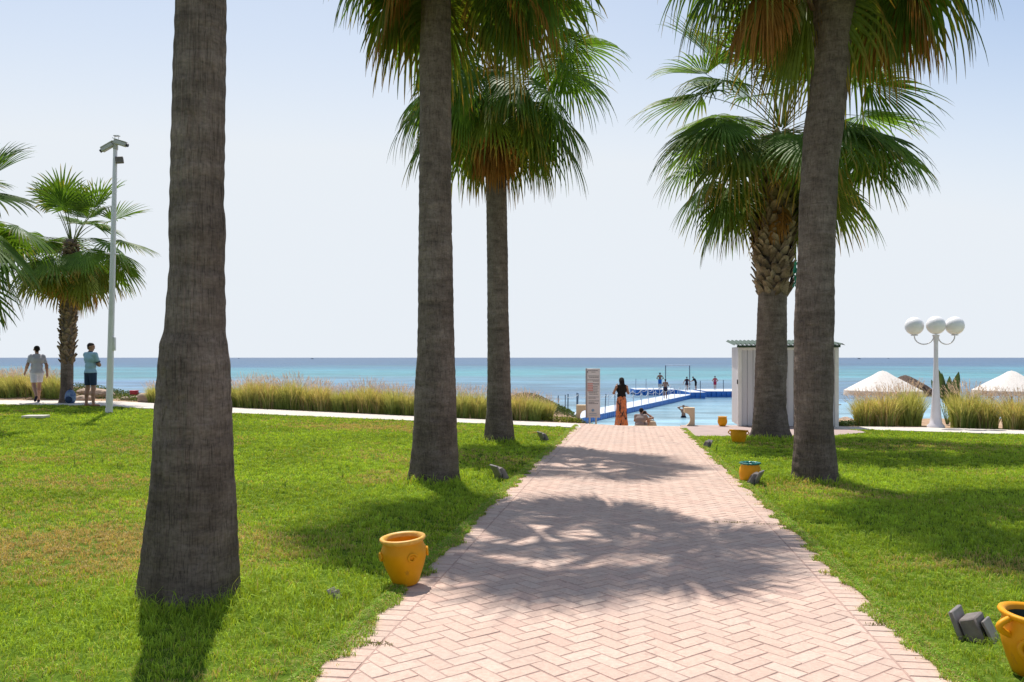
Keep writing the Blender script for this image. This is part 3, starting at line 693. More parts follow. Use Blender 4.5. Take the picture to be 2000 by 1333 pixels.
def leaf_bases(parent, prof, n, seed, size=.2, out=.5, colr=((.16, .105, .065), (.34, .25, .17))):
    """prof: list of (x, y, z, r) local, bottom to top; criss-cross cut leaf bases in a spiral"""
    rs = np.random.default_rng(seed); prof = np.array(prof); V = []; Qf = []; C = []
    for i in range(n):
        t = i / n; z = prof[0, 2] + (prof[-1, 2] - prof[0, 2]) * t; x = np.interp(z, prof[:, 2], prof[:, 0]); y = np.interp(z, prof[:, 2], prof[:, 1]); r = np.interp(z, prof[:, 2], prof[:, 3])
        a = i * 2.39996 + rs.normal(0, .12); s = size * rs.uniform(.75, 1.2); e = np.array([math.cos(a), math.sin(a), 0]); tn = np.array([-math.sin(a), math.cos(a), 0]) 
        tn = nrm(tn + np.array([0, 0, rs.normal(0, .45)])); upv = nrm(np.array([0, 0, 1.0]) + e * out * rs.uniform(.5, 1.4) + tn * rs.normal(0, .25))
        c0 = np.array([x, y, z]) + e * r * .80; w = s * .52
        b0 = len(V)
        for k, (tt, ww, th) in enumerate(((0, 1.0, .022), (.5, .75, .030), (1.0, .38, .022))):
            q = c0 + upv * s * tt
            nn = nrm(np.cross(tn, upv)); nn = nn if nn @ e > 0 else -nn
            V += [q - tn * w * ww, q - tn * w * ww * .4 + nn * th, q + tn * w * ww * .4 + nn * th, q + tn * w * ww, q - nn * .01]
            cc = np.array(colr[0]) + (np.array(colr[1]) - np.array(colr[0])) * rs.random(); C += [cc * (.7 + .45 * tt)] * 5
            if k:
                for j in range(5): Qf.append((b0 + (k - 1) * 5 + j, b0 + (k - 1) * 5 + (j + 1) % 5, b0 + k * 5 + (j + 1) % 5, b0 + k * 5 + j))
    n5 = [tuple(range(i * 15 + 10, i * 15 + 15)) for i in range(n)]
    return mesh_np('leaf_bases', np.array(V), [np.array(Qf), np.array(n5)], M['boots'], parent, col=np.array(C))

def palm(px, py, label, Yd=None):
    X, Y = P(px, py)
    if Yd: Y = Yd; X = (px - 1000) / F * Y
    return empty('palm_tree', (X, Y, float(G0(X, Y))), label, 'palm tree', group='palm trees on the lawn'), (X, Y, float(G0(X, Y)))

# 1 big near trunk at left
r1, b1 = palm(367, 1168, 'biggest bare dark palm trunk, nearest the camera on the left lawn, its top cut off')
rows = [(0, 346, 440), (100, 343, 439), (200, 340, 438), (300, 337, 436), (400, 335, 434), (440, 333, 438), (480, 334, 437), (520, 334, 435), (600, 328, 438), (640, 326, 438), (660, 321, 439), (680, 316, 442), (700, 314, 445), (760, 310, 449), (820, 306, 450), (900, 301, 453), (960, 297, 457), (1040, 288, 460), (1100, 280, 463), (1140, 274, 464), (1168, 270, 464)]
_, top, rt = trunk(rows, b1[1], b1, r1, 8.6, .14, 150, .012, 3, .25)
make_crown(r1, top, 26, 1.1, 1.15, 101, nseg=30, dead=4, el_lo=-35)
# 2
r2, b2 = palm(846, 940, 'bare-trunked palm on the left lawn between the biggest trunk and the slimmer palm')
rows = [(0, 823, 881), (62, 821, 881), (124, 819, 882), (217, 820, 881), (310, 819, 881), (400, 818, 882), (500, 817, 884), (600, 817, 886), (700, 815, 888), (742, 811, 890), (805, 808, 891), (868, 805, 894), (910, 800, 896), (941, 795, 898)]
_, top, rt = trunk(rows, b2[1], b2, r2, CAMH + 880 * b2[1] / F, .19, 112, .014, 5, .3)
make_crown(r2, (top[0] + .28, top[1], top[2] + .1), 44, 1.25, 1.3, 102, front=14, jit=13, hs=.9, el_hi=72, el_lo=-38, droop=1.15, dead=4, dead_el=(-6, -22), ztail=.4, width=.036, dead_az=[-.1, 3.3, .2, 2.9, 1.6])
# 3
r3, b3 = palm(975, 863, 'slimmer palm left of the path with orange dead fronds hanging over its trunk')
rows = [(240, 949, 988), (290, 949, 988), (400, 950, 990), (500, 951, 992), (600, 952, 993), (700, 952, 996), (800, 950, 1000), (850, 946, 1004), (866, 944, 1005)]
_, top, rt = trunk(rows, b3[1], b3, r3, CAMH + 565 * b3[1] / F, .2, 96, .02, 7, .3)
make_crown(r3, (top[0] + .05, top[1], top[2] + .1), 50, 1.35, 1.4, 113, jit=12, el_hi=62, el_lo=-50, droop=.95, front=-8, hs=.8, dead=9, dead_el=(-62, -84), dead_az=[-1.9, -2.3, -1.5, -2.0, -2.8, -.5], ztail=.6, width=.036, nseg=40)
# 4
r4, b4 = palm(1592, 940, 'palm with a thick leaning bare trunk on the right lawn in front of the shed')
rows = [(0, 1588, 1676), (40, 1589, 1666), (100, 1589, 1659), (160, 1584, 1656), (256, 1571, 1645), (320, 1567, 1636), (400, 1563, 1632), (500, 1560, 1629), (560, 1556, 1628), (640, 1552, 1627), (690, 1553, 1626), (740, 1552, 1627), (820, 1553, 1624), (880, 1551, 1630), (938, 1546, 1636)]
_, top, rt = trunk(rows, b4[1], b4, r4, CAMH + 905 * b4[1] / F, .24, 112, .014, 9, .3)
zt = CAMH + 672 * b4[1] / F - b4[2]
leaf_bases(r4, [(top[0] - .17, 0, zt - .05, .30), (top[0], 0, top[2] + .1, .33)], 90, 5, .20, .4, ((.20, .13, .08), (.40, .30, .20)))
make_crown(r4, (top[0], top[1], top[2] + .1), 44, 1.56, 1.55, 104, front=14, jit=13, hs=.9, el_hi=72, el_lo=-38, droop=1.1, dead=6, dead_el=(-22, -42), ztail=.4, width=.038, dead_az=[3.25, .05, 2.9, -.15, .3])
# 5
r5, b5 = palm(1505, 856, 'palm with rough criss-cross leaf bases under a wide open crown by the shed')
Y5 = b5[1]
rows = [(540, 1484, 1534), (572, 1482, 1536), (650, 1479, 1536), (710, 1476, 1536), (800, 1473, 1535), (839, 1469, 1541), (850, 1466, 1545), (857, 1464, 1547)]
_, top, rt = trunk(rows, Y5, b5, r5, CAMH + 395 * Y5 / F, .22, 96, .02, 11, .35)
S = Y5 / F
pr = [((1510 - 1000) * S - b5[0], 0, CAMH - (580 - HZ) * S - b5[2], 30 * S), ((1512 - 1000) * S - b5[0], 0, CAMH - (550 - HZ) * S - b5[2], 38 * S), ((1511 - 1000) * S - b5[0], 0, CAMH - (480 - HZ) * S - b5[2], 41 * S), ((1512 - 1000) * S - b5[0], 0, CAMH - (340 - HZ) * S - b5[2], 42 * S), ((1516 - 1000) * S - b5[0], 0, CAMH - (275 - HZ) * S - b5[2], 22 * S)]
leaf_bases(r5, pr, 430, 6, .25, .62, ((.10, .065, .04), (.40, .30, .21)))
c5 = ((1525 - 1000) * S - b5[0], 0, CAMH - (240 - HZ) * S - b5[2])
make_crown(r5, c5, 66, 2.0, 1.65, 105, front=10, hs=.55, el_hi=84, el_lo=-58, droop=.6, dead=8, dead_el=(-60, -80), ztail=.55, width=.046, nseg=40, pbend=.55, deadlen=.5)
# 6 far left palm by the two men
r6, b6 = palm(130, 788, 'young rough-trunked palm with loose yellowing crown on the far left between two men')
Y6 = b6[1]; S = Y6 / F
rows = [(480, 129, 149), (556, 124, 149), (607, 121, 148), (658, 120, 145), (692, 120, 143), (710, 120, 142), (760, 119, 142), (780, 117, 143), (788, 115, 144)]
_, top, rt = trunk(rows, Y6, b6, r6, CAMH - (468 - HZ) * S, .16, 64, .03, 13, .3)
pr = [((131 - 1000) * S - b6[0], 0, CAMH - (712 - HZ) * S - b6[2], 11.5 * S), ((134 - 1000) * S - b6[0], 0, CAMH - (610 - HZ) * S - b6[2], 13.5 * S), ((139 - 1000) * S - b6[0], 0, CAMH - (480 - HZ) * S - b6[2], 11.5 * S)]
leaf_bases(r6, pr, 300, 8, .17, .75)
c6 = ((141 - 1000) * S - b6[0], 0, CAMH - (472 - HZ) * S - b6[2])
make_crown(r6, c6, 46, 1.2, 1.12, 126, hs=.45, jit=14, el_hi=86, el_lo=-66, droop=.4, dead=3, dead_el=(-40, -65), ztail=.3, width=.045, nseg=32, pbend=.7, agek=1.3)
# 7 palm just outside the left edge whose fronds reach in
X7, Y7 = -11.95, 17.0; r7 = empty('palm_tree', (X7, Y7, float(G0(X7, Y7))), 'palm whose green fronds reach in at the left edge, its trunk outside the picture', 'palm tree', group='palm trees on the lawn')
S = Y7 / F; pxc = 1000 + X7 / S
rows = [(HZ - (3.1 - CAMH) / S, pxc - 17, pxc + 17), (HZ - (1.5 - CAMH) / S, pxc - 18, pxc + 18), (HZ - (0 - CAMH) / S, pxc - 24, pxc + 24)]
_, top, rt = trunk(rows, Y7, (X7, Y7, float(G0(X7, Y7))), r7, 4.45, .2, 48, .04, 15, .3)
make_crown(r7, (top[0] + .1, top[1], top[2] + .1), 50, 1.25, 1.25, 107, hs=.6, jit=14, el_hi=80, el_lo=-60, droop=.5, dead=5, ztail=.5, width=.045, nseg=34)

# ------------------------------------------------------------------ fountain grass clumps
def make_clump(seed, h=.85, nb=1100):
    rs = np.random.default_rng(seed); root = bpy.data.objects.new('fountain_grass', None); COL.objects.link(root)
    a = rs.uniform(0, 2 * np.pi, nb); r0 = rs.uniform(0, .25, nb); outd = rs.uniform(.03, .46, nb) ** 1.1; H = h * rs.uniform(.62, 1.0, nb) * (1 - .25 * outd)
    a2 = a + rs.normal(0, .5, nb); st = 5; V = np.zeros((nb, st + 1, 2, 3)); C = np.zeros((nb, st + 1, 2, 3)); wdt = rs.uniform(.006, .010, nb)
    wa = rs.uniform(0, np.pi, nb); wx = np.cos(wa); wy = np.sin(wa); kind = rs.random(nb)
    green = np.array([.27, .42, .09]); olive = np.array([.46, .50, .14]); straw = np.array([.70, .57, .30])
    kind = np.clip(kind + (seed % 4 - 1.5) * .16, 0, 1)
    base = np.where((kind < .55)[:, None], green, np.where((kind < .88)[:, None], olive, straw)) * rs.uniform(.75, 1.25, (nb, 1))
    for k in range(st + 1):
        t = k / st; x = np.cos(a) * r0 + np.cos(a2) * outd * h * t ** 1.8; y = np.sin(a) * r0 + np.sin(a2) * outd * h * t ** 1.8; z = H * (t - .28 * outd * t ** 3)
        w_ = wdt * (1 - t * .85)
        V[:, k, 0] = np.stack([x - wx * w_, y - wy * w_, z], -1); V[:, k, 1] = np.stack([x + wx * w_, y + wy * w_, z], -1)
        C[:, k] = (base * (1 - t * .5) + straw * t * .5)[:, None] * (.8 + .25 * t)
    ids = np.arange(nb * (st + 1) * 2).reshape(nb, st + 1, 2); Qf = np.stack([ids[:, :-1, 0], ids[:, :-1, 1], ids[:, 1:, 1], ids[:, 1:, 0]], -1).reshape(-1, 4)
    mesh_np('blades', V.reshape(-1, 3), Qf, M['reed'], root, col=C.reshape(-1, 3))
    # plumes
    npl = 80; Vp = []; Tp = []; Cp = []
    for i in range(npl):
        an = rs.uniform(0, 6.28); o = rs.uniform(.1, .6); hh = h * rs.uniform(.78, 1.06)
        tip = np.array([math.cos(an) * o * h, math.sin(an) * o * h, hh * (1 - .18 * o)]); d = nrm(np.array([math.cos(an) * .8 * o + .25, math.sin(an) * .8 * o, .9 - o * .7])); s0 = tip - d * .02
        # stem
        bq = np.array([math.cos(an) * .05, math.sin(an) * .05, .1]); q = len(Vp); sd_ = np.array([.003, 0, 0]); mid = bq * .4 + s0 * .6 + np.array([0, 0, .05])
        Vp += [bq - sd_, bq + sd_, mid - sd_, mid + sd_, s0]; Cp += [np.array([.40, .32, .16])] * 5; Tp += [(q, q + 1, q + 3), (q, q + 3, q + 2), (q + 2, q + 3, q + 4)]
        cp = np.array([.62, .50, .38]) * rs.uniform(.8, 1.2); L = rs.uniform(.13, .22)
        for j in range(30):
            t = rs.random(); c = s0 + d * L * t; dd = nrm(d * 1.2 + rs.normal(0, .45, 3)); ll = .045 * (1 - .5 * t) * rs.uniform(.6, 1.2); sw = nrm(np.cross(dd, rs.normal(0, 1, 3))) * .0035; q = len(Vp)
            Vp += [c - sw, c + sw, c + dd * ll]; Cp += [cp] * 3; Tp.append((q, q + 1, q + 2))
    mesh_np('seed_heads', np.array(Vp), np.array(Tp), M['plume'], root, col=np.array(Cp))
    return root
clumps = [make_clump(200 + i, .88) for i in range(4)]
used = [False] * 4
def place_clump(px, py, sc, label, group, i, dy=0):
    X, Y = P(px, py); Y += dy + random.uniform(-.05, .25); X = (px - 1000 + random.uniform(-4, 4)) / F * Y; k = i % 4
    if used[k]: o = copy_tree(clumps[k])
    else: o = clumps[k]; used[k] = True
    o.location = (X, Y, g(X, Y) - .02); o.scale = (sc, sc, sc * random.uniform(.92, 1.08)); o.rotation_euler = (0, 0, random.uniform(0, 6.28))
    tag(o, label, 'ornamental grass', group)
i = 0
def prom_back(px): return float(np.interp(px, [0, 300, 450, 800, 1000, 1110], [782, 790, 797, 813, 823, 827]))
GA = ('feathery fountain grass clump in the row between the biggest and the second palm trunks', 'grass clumps behind the promenade, middle row')
for px in [452, 475, 500, 523, 548, 574, 602, 632, 660, 688, 716, 742, 768, 796, 820]: place_clump(px, prom_back(px) - .5, random.uniform(.86, 1.16), GA[0], GA[1], i, .25); i += 1
GBk = ('feathery fountain grass clump behind the promenade between the second and third trunks', 'grass clumps between second and third trunks')
for px in [868, 905, 932]: place_clump(px, prom_back(px) - .5, random.uniform(.95, 1.1), GBk[0], GBk[1], i, .25); i += 1
for px, sc, lab in [(985, 1.0, 'fountain grass clump half hidden behind the third trunk'), (1018, 1.0, 'green fountain grass clump just right of the third trunk'), (1042, .95, 'straw-coloured fountain grass clump second right of the third trunk'), (1066, .75, 'low fountain grass clump at the right end of the left row, beside the green mound')]:
    place_clump(px, prom_back(px) - .5, sc, lab, 'grass clumps right of the third trunk', i, .25); i += 1
GC = ('feathery fountain grass clump behind the walking man at the left edge', 'grass clumps behind the walking man')
for px in [-40, -15, 8, 32, 55, 80, 102]: place_clump(px, prom_back(px) - 1, random.uniform(.95, 1.1), GC[0], GC[1], i, .35); i += 1
place_clump(303, prom_back(303) - .5, .75, 'small fountain grass clump just left of the biggest near trunk', 'grass clumps behind the promenade, middle row', i, .3); i += 1
for px, py, sc, lab in [(1688, 834, 1.15, 'fountain grass clump left in the group of three below the left white parasol'), (1728, 834, 1.35, 'fountain grass clump in the middle of the group below the left white parasol'), (1776, 834, 1.4, 'big round fountain grass clump just left of the globe lamp post'),
                        (1885, 838, 1.4, 'big fountain grass clump just right of the globe lamp post'), (1928, 839, 1.3, 'fountain grass clump below the right white parasol'), (1985, 842, 1.2, 'fountain grass clump at the right edge behind the promenade'), (2035, 845, 1.2, 'fountain grass clump outside the right edge of the picture')]:
    place_clump(px, py, sc, lab, 'grass clumps right of the shed', i, .3); i += 1

# ground cover on the mounds
def cover(name, cx, cy, rx, ry, n, label, col0):
    X = cx + rng.normal(0, 1, n) * rx; Y = cy + rng.normal(0, 1, n) * ry; Z = G(X, Y) + rng.uniform(0, .14, n)
    a = rng.uniform(0, 6.28, n); s = rng.uniform(.02, .045, n); t = rng.normal(0, .6, (n, 3)); d = nrm(np.stack([np.cos(a), np.sin(a), rng.uniform(.1, 1, n)], -1)); w_ = nrm(np.cross(d, t + .01)) * (s * .45)[:, None]
    c = np.stack([X, Y, Z], -1); V = np.stack([c, c + d * (s * .6)[:, None] + w_, c + d * (s * 1.3)[:, None], c + d * (s * .6)[:, None] - w_], 1)
    Cc = np.repeat((np.array(col0) * rng.uniform(.6, 1.5, (n, 1)))[:, None], 4, 1)
    tag(mesh_np(name, V.reshape(-1, 3), np.arange(n * 4).reshape(n, 4), M['reed'], col=Cc.reshape(-1, 3)), label, 'ground cover', kind='stuff')
cover('ground_cover', 1.0, 27.3, .75, .5, 9000, 'low green creeping plants on the mound left of the sign board', (.06, .10, .03))
cover('ground_cover', -13.6, 27.6, 1.5, .45, 8000, 'low green creeping plants on the bank behind the standing man', (.07, .11, .03))
cover('ground_cover', 10.0, 25.6, .35, .35, 5000, 'dark green low shrub foliage between the shed and the grass clumps', (.035, .07, .02))
cover('ground_cover', 1.75, 25.3, .35, .12, 1500, 'yellow green weeds at the end of the promenade by the sign', (.16, .20, .03))
cover('ground_cover', -11.6, 26.6, .55, .25, 2200, 'low green weeds beside the white camera pole behind the promenade', (.08, .12, .03))

def rock(X, Y, r, seed, label, zoff=0, sq=(1, 1, .6), group='rocks on the shore'):
    rs = random.Random(seed); k = rs.random() * 20
    def fn(d): return 1 + .35 * (float(fbm(d.x * 1.7 + k, d.y * 1.7 + d.z * 1.3 + k, seed)) - .5) + .12 * (float(vnoise(d.x * 5 + k, d.z * 5 + d.y * 4, seed)) - .5)
    o = MB().ball((0, 0, 0), (r * sq[0], r * sq[1], r * sq[2]), 22, 14, fn=fn).build('rock', M['rock'], None, sharp=25)
    o.location = (X, Y, g(X, Y) + r * .25 + zoff); tag(o, label, 'rock', group)
for px, py, r, sq, lab in [(196, 783, .30, (1.5, 1, .6), 'pinkish flat rock behind the standing man\'s legs'), (165, 786, .22, (1.4, 1, .6), 'small pinkish rock just right of the young palm foot'), (176, 776, .26, (1.6, 1, .5), 'upper pinkish rock on the bank behind the standing man'), (268, 785, .25, (1.6, 1, .28), 'pale flat rock under the red pot'), (248, 785, .15, (1.3, 1, .6), 'little pale rock left below the red pot'),
                          (283, 787, .16, (1, 1, .7), 'little pale rock right below the red pot'), (1120, 826, .12, (1.3, 1, .6), 'small beige rock at the foot of the green mound'), (1136, 828, .08, (1.2, 1, .7), 'tiny grey rock under the sign board'), (1652, 815, .22, (1.2, 1, .7), 'grey rock half hidden in the shrub right of the shed'), (1668, 803, .26, (1.6, 1, .5), 'brown rock above the shrub right of the shed'),
                          (1862, 826, .13, (1.5, 1, .6), 'low beige rock right of the globe lamp post')]:
    X, Y = P(px, max(py, 783)); Y += .7; X = (px - 1000) / F * Y
    rock(X, Y, r, int(px), lab, zoff=(783 - py) * .012 if py < 783 else 0, sq=sq)
b = MB(); X, Y = P(291, 790); Y += .9; X = (291 - 1000) / F * Y
b.box((0, 0, .12), (.62, .5, .34), eul(3, -4, 14), .05); o = b.build('rock', M['rock']); o.location = (X, Y, g(X, Y)); tag(o, 'square-cut orange brown stone block just left of the biggest near trunk', 'rock', 'rocks on the shore')

# ------------------------------------------------------------------ pots
def pot(px, py, w_, h_, label, kind, tilt=(0, 0), rz=0, loc=None):
    X, Y = P(px, py) if loc is None else loc; r = empty('clay_pot', (X, Y, float(G0(X, Y)) + (.018 if kind in 'ad' else -.01)), label, 'plant pot', rz, 'clay pots along the path')
    R_ = w_ / 2; T = eul(tilt[0], tilt[1], 0)
    if kind == 'a': prof = [(.0, 0), (.50, 0), (.56, .03), (.68, .18), (.86, .40), (.97, .58), (1.0, .67), (.97, .75), (.88, .84), (.86, .90)]
    elif kind == 'b': prof = [(0, 0), (.60, 0), (.74, .10), (.84, .30), (.87, .50), (.82, .72), (.70, .90), (.68, .94)]
    elif kind == 'c': prof = [(0, 0), (.58, 0), (.66, .15), (.76, .40), (.84, .62), (.82, .78), (.86, .92)]
    elif kind == 'd': prof = [(0, 0), (.5, 0), (.72, .12), (.92, .35), (.95, .55), (.88, .75), (.80, .90)]
    else: prof = [(0, 0), (.45, 0), (.52, .04), (.68, .22), (.84, .45), (.93, .65), (.90, .80), (.88, .90)]
    rim = prof[-1][0]
    inner = [(rim * .90, .90), (rim * .88, .72), (rim * .72, .25), (0, .22)]
    sc = lambda p: [(a * R_, z * h_) for a, z in p]
    MB().lathe(sc(prof), n=48, rot=T).build('body', M['pot'] if kind != 'r' else M['red'], r, 60)
    MB().lathe(sc(inner), n=40, rot=T).build('inside', M['potin'] if kind in 'bce' else (M['pot'] if kind != 'r' else M['red']), r, 60)
    rr = [(rim * .89, .90), (rim * .92, .965), (rim * 1.04, 1.0), (rim * 1.14, .985), (rim * 1.16, .955), (rim * 1.10, .915), (rim, .885)]
    wav = (lambda a, z: 1 + .05 * math.sin(a * 14)) if kind == 'b' else None
    if kind == 'b': rr = [(a * 1.04 if a > .7 else a, z + .01) for a, z in rr]
    MB().lathe(sc(rr), n=84, rot=T, fn=wav).build('rim', M['teal'] if kind == 'b' else (M['pot_rim'] if kind in 'ad' else (M['pot'] if kind != 'r' else M['red'])), r, 60)
    def swirl(az, zc, s, nm):
        e = Vector((math.cos(az), math.sin(az), 0)); t_ = Vector((-math.sin(az), math.cos(az), 0)); rad = float(np.interp(zc, [p[1] for p in prof], [p[0] for p in prof])) * R_
        pts = []
        for k in range(26):
            a = k / 25 * 2 * math.pi * 1.35; q = s * (1 - .62 * k / 25)
            pts.append(T @ (e * (rad + .001 + .006 * s / .05) + t_ * q * math.cos(a) + Vector((0, 0, zc * h_ + q * math.sin(a)))))
        MB().tube(pts, [.011 * s / .045] * 20 + [.009 * s / .045] * 6, 8).build(nm, M['pot'], r, 70)
    if kind == 'a':
        for a in (R(-62), R(-158), R(8), R(120)): swirl(a, .63, .033, 'swirl_handle')
    if kind == 'e':
        for a in (R(-150), R(-95), R(-20)): swirl(a, .52, .055, 'swirl_handle')
    if kind in 'ce':
        for a in (R(180), R(0)) if kind == 'c' else (R(172), R(-8)):
            e = Vector((math.cos(a), math.sin(a), 0)); z0 = .93 * h_; pts = []
            for k in range(11):
                q = math.pi * k / 10; pts.append(T @ (e * (rim * R_ * .98 + .055 * math.sin(q) * (1.3 if kind == 'e' else 1)) + Vector((0, 0, z0 - .10 * h_ / .35 * (k / 10)))))
            MB().tube(pts, .012 * (1.3 if kind == 'e' else 1), 8).build('handle', M['pot'], r, 70)
    return r
pot(793, 1145, .318, .330, 'yellow glazed pot with swirl handles, nearest on the left edge of the brick path', 'a', (2, -4))
pot(1465, 942, .345, .285, 'yellow pot with a wavy teal rim on the right lawn beside a small box light', 'b')
pot(1442, 866, .42, .31, 'yellow pot with two small handles in the grass left of the rough-based palm', 'c', (-4, 3))
pot(1411, 834, .30, .295, 'small round yellow pot standing alone on the paving left of the shed', 'd')
pot(2016, 1316, .345, .315, 'yellow pot with looped handles and dark green inside, cut off at the bottom right corner', 'e', (4, 3), rz=R(20))
X = (262 - 1000) / F * 27.4
pr_ = pot(262, 779, .30, .24, 'red pot on the rocks behind the white promenade, left of the biggest trunk', 'r', loc=(X, 27.4)); pr_.location.z = CAMH - (777 - HZ) * 27.4 / F
pr_['group'] = 'pots by the sea'

# ------------------------------------------------------------------ lawn floodlights
def flood(px, py, s, rz, label, big=False):
    X, Y = P(px, py); r = empty('ground_floodlight', (X, Y, float(G0(X, Y))), label, 'garden light', rz, 'garden floodlights in the lawn')
    T = eul(-28, 0, 0)
    MB().box((0, 0, .115 * s), (.24 * s, .028 * s, .20 * s), T, .006 * s).build('front_frame', M['lampface'], r)
    MB().box((0, -.055 * s - .01, .095 * s), (.21 * s, .07 * s, .17 * s), T, .012 * s, taper=.9).build('housing', M['lampbody'], r)
    b = MB()
    for k in range(5): b.box((( k - 2) * .04 * s, -.105 * s, .085 * s), (.008 * s, .035 * s, .14 * s), T)
    b.build('cooling_fins', M['lampbody'], r)
    b = MB()
    for k in (-1, 1): b.tube([(k * .13 * s, -.03 * s, .10 * s), (k * .13 * s, -.03 * s, -.03)], .008 * s, 6)
    b.tube([(-.13 * s, -.03 * s, .01 * s), (.13 * s, -.03 * s, .01 * s)], .009 * s, 6); b.build('bracket', M['black'], r); return r
flood(970, 938, 1.0, R(115), 'dark garden floodlight in the lawn right of the second trunk')
flood(1057, 862, 1.0, R(110), 'small dark garden floodlight in the lawn right of the third trunk')
flood(1385, 874, .75, R(-70), 'tiny dark garden floodlight in the grass at the right edge of the path')
flood(1482, 948, .95, R(-120), 'grey box floodlight in front of the teal-rimmed yellow pot')
flood(650, 1172, .36, R(70), 'broken pale lamp nearly buried in long grass left of the nearest yellow pot')
# the large weathered one at bottom right, seen side-on: slabs with gaps
X, Y = P(1898, 1246); r = empty('ground_floodlight', (X, Y, float(G0(X, Y)) - .01), 'large weathered floodlight tilted in the grass at bottom right beside the cut-off yellow pot', 'garden light', R(-42), 'garden floodlights in the lawn'); r.scale = (.88, .88, .88)
MB().box((-.065, .0, .085), (.030, .21, .20), eul(0, -20, 0), .006).build('front_frame', M['lampface'], r)
MB().box((.016, .01, .070), (.105, .19, .165), eul(0, -20, 0), .01).build('housing', M['lampbody'], r)
MB().box((.100, .03, .070), (.018, .15, .15), eul(0, -26, 0), .004).build('back_plate', M['lampface'], r)
b = MB()
for k in range(4): b.box((.055, -.05 + k * .04, .05), (.05, .008, .10), eul(0, -20, 0))
b.build('cooling_fins', M['black'], r)
# stone slab in the left lawn
X, Y = P(70, 818); b = MB().box((0, 0, .02), (.5, .35, .06), None, .01); o = b.build('stone_slab', M['prom']); o.location = (X, Y, float(G0(X, Y)) + .03); o.rotation_euler = (0, 0, .1); tag(o, 'flat white stone slab lying in the far left lawn', 'slab')

# ------------------------------------------------------------------ camera pole
X, Y = P(213, 807); S = Y / F; r = empty('camera_pole', (X, Y, float(G0(X, Y))), 'tall white pole with two security cameras and a floodlight on the far left lawn', 'pole'); ht = (807 - 285) * S
lean = (226 - 213) * S
MB().tube([(0, 0, -.1), (lean * .5, 0, ht * .5), (lean * .95, 0, ht)], [.088, .072, .052], 20).build('mast', M['white'], r)
MB().tube([(0, 0, 0), (0, 0, .12)], [.098, .094], 20).build('base_collar', M['white'], r)
tz = lambda py: (807 - py) * S; tx = lambda px: (px - 213) * S
MB().box((lean * .27 + .095, .0, tz(672)), (.05, .09, .36), None, .01).build('junction_box', M['white'], r)
MB().box((lean * .98, 0, tz(284)), (.10, .12, .26), None, .02).build('top_bracket', M['camgrey'], r)
for (cx, cy, yw, pt_) in ((238, 281, -62, 17), (213, 289, 52, -30)):
    T = eul(0, pt_, 0); c = (tx(cx) - .02, -.05, tz(cy))
    h = MB().box(c, (.34, .13, .12), T, .02).build('security_camera', M['camgrey'], r)
    MB().box((c[0], c[1], c[2] + .072), (.38, .16, .014), T, .003).build('sun_shield', M['white'], h)
    sx = 1 if pt_ > 0 else -1; dv = T @ Vector((sx * .19, 0, 0)); MB().tube([Vector(c) + dv * .9, Vector(c) + dv * 1.15], .045, 14).build('lens', M['black'], h)
b = MB()
for k in (-1, 1): b.tube([(tx(228) + k * .05, 0, tz(276)), (tx(228) + k * .05, 0, tz(266))], .008, 6)
b.box((tx(228), 0, tz(266)), (.14, .10, .02)); b.build('finial', M['camgrey'], r)
h = MB().box((tx(235), -.05, tz(314)), (.20, .12, .17), eul(0, -8, 20), .015).build('floodlight', M['lampbody'], r); MB().tube([(tx(224), 0, tz(313)), (tx(232), -.02, tz(313))], .02, 8).build('bracket', M['camgrey'], h)
MB().tube([(tx(206), 0, tz(495)), (tx(232), 0, tz(497))], .022, 8).build('cross_arm', M['white'], r)

# ------------------------------------------------------------------ globe lamp
X, Y = P(1828, 836); Y = 24.0; X = (1828 - 1000) / F * Y; S = Y / F; r = empty('street_lamp', (X, Y, float(G0(X, 24.0)) + .02), 'white lamp post with three white globes beside the promenade on the right', 'street lamp')
z0 = CAMH - float(G0(X, 24.0)) ; tz = lambda py: z0 - (py - HZ) * S
MB().lathe([(.0, 0), (.24, 0), (.24, .05), (.17, .12), (.145, .3), (.12, .6), (.10, 1.0), (.075, 1.5), (.062, 1.9), (.058, tz(672)), (.075, tz(662)), (.10, tz(656)), (.0, tz(655))], n=28).build('post', M['white'], r, 50)
MB().ball((0, 0, tz(637)), .265, 32, 20).build('globe', M['globe'], r, 80)
for sx, yo in ((-1, .22), (1, -.05)):
    px = 35 * S * sx; pts = []
    for k in range(13):
        a = math.pi * k / 12; pts.append((px * .12 + px * .88 * (1 - math.cos(a)) / 2, yo * (1 - math.cos(a)) / 2, tz(658) - .24 * math.sin(a)))
    arm = MB().tube(pts, .018, 8).build('arm', M['white'], r); MB().lathe([(0, -.01), (.10, 0), (.08, .05), (0, .06)], c=(px, yo, tz(657)), n=20).build('globe_holder', M['white'], arm)
    MB().ball((px, yo, tz(638)), .262, 32, 20).build('globe', M['globe'], r, 80)

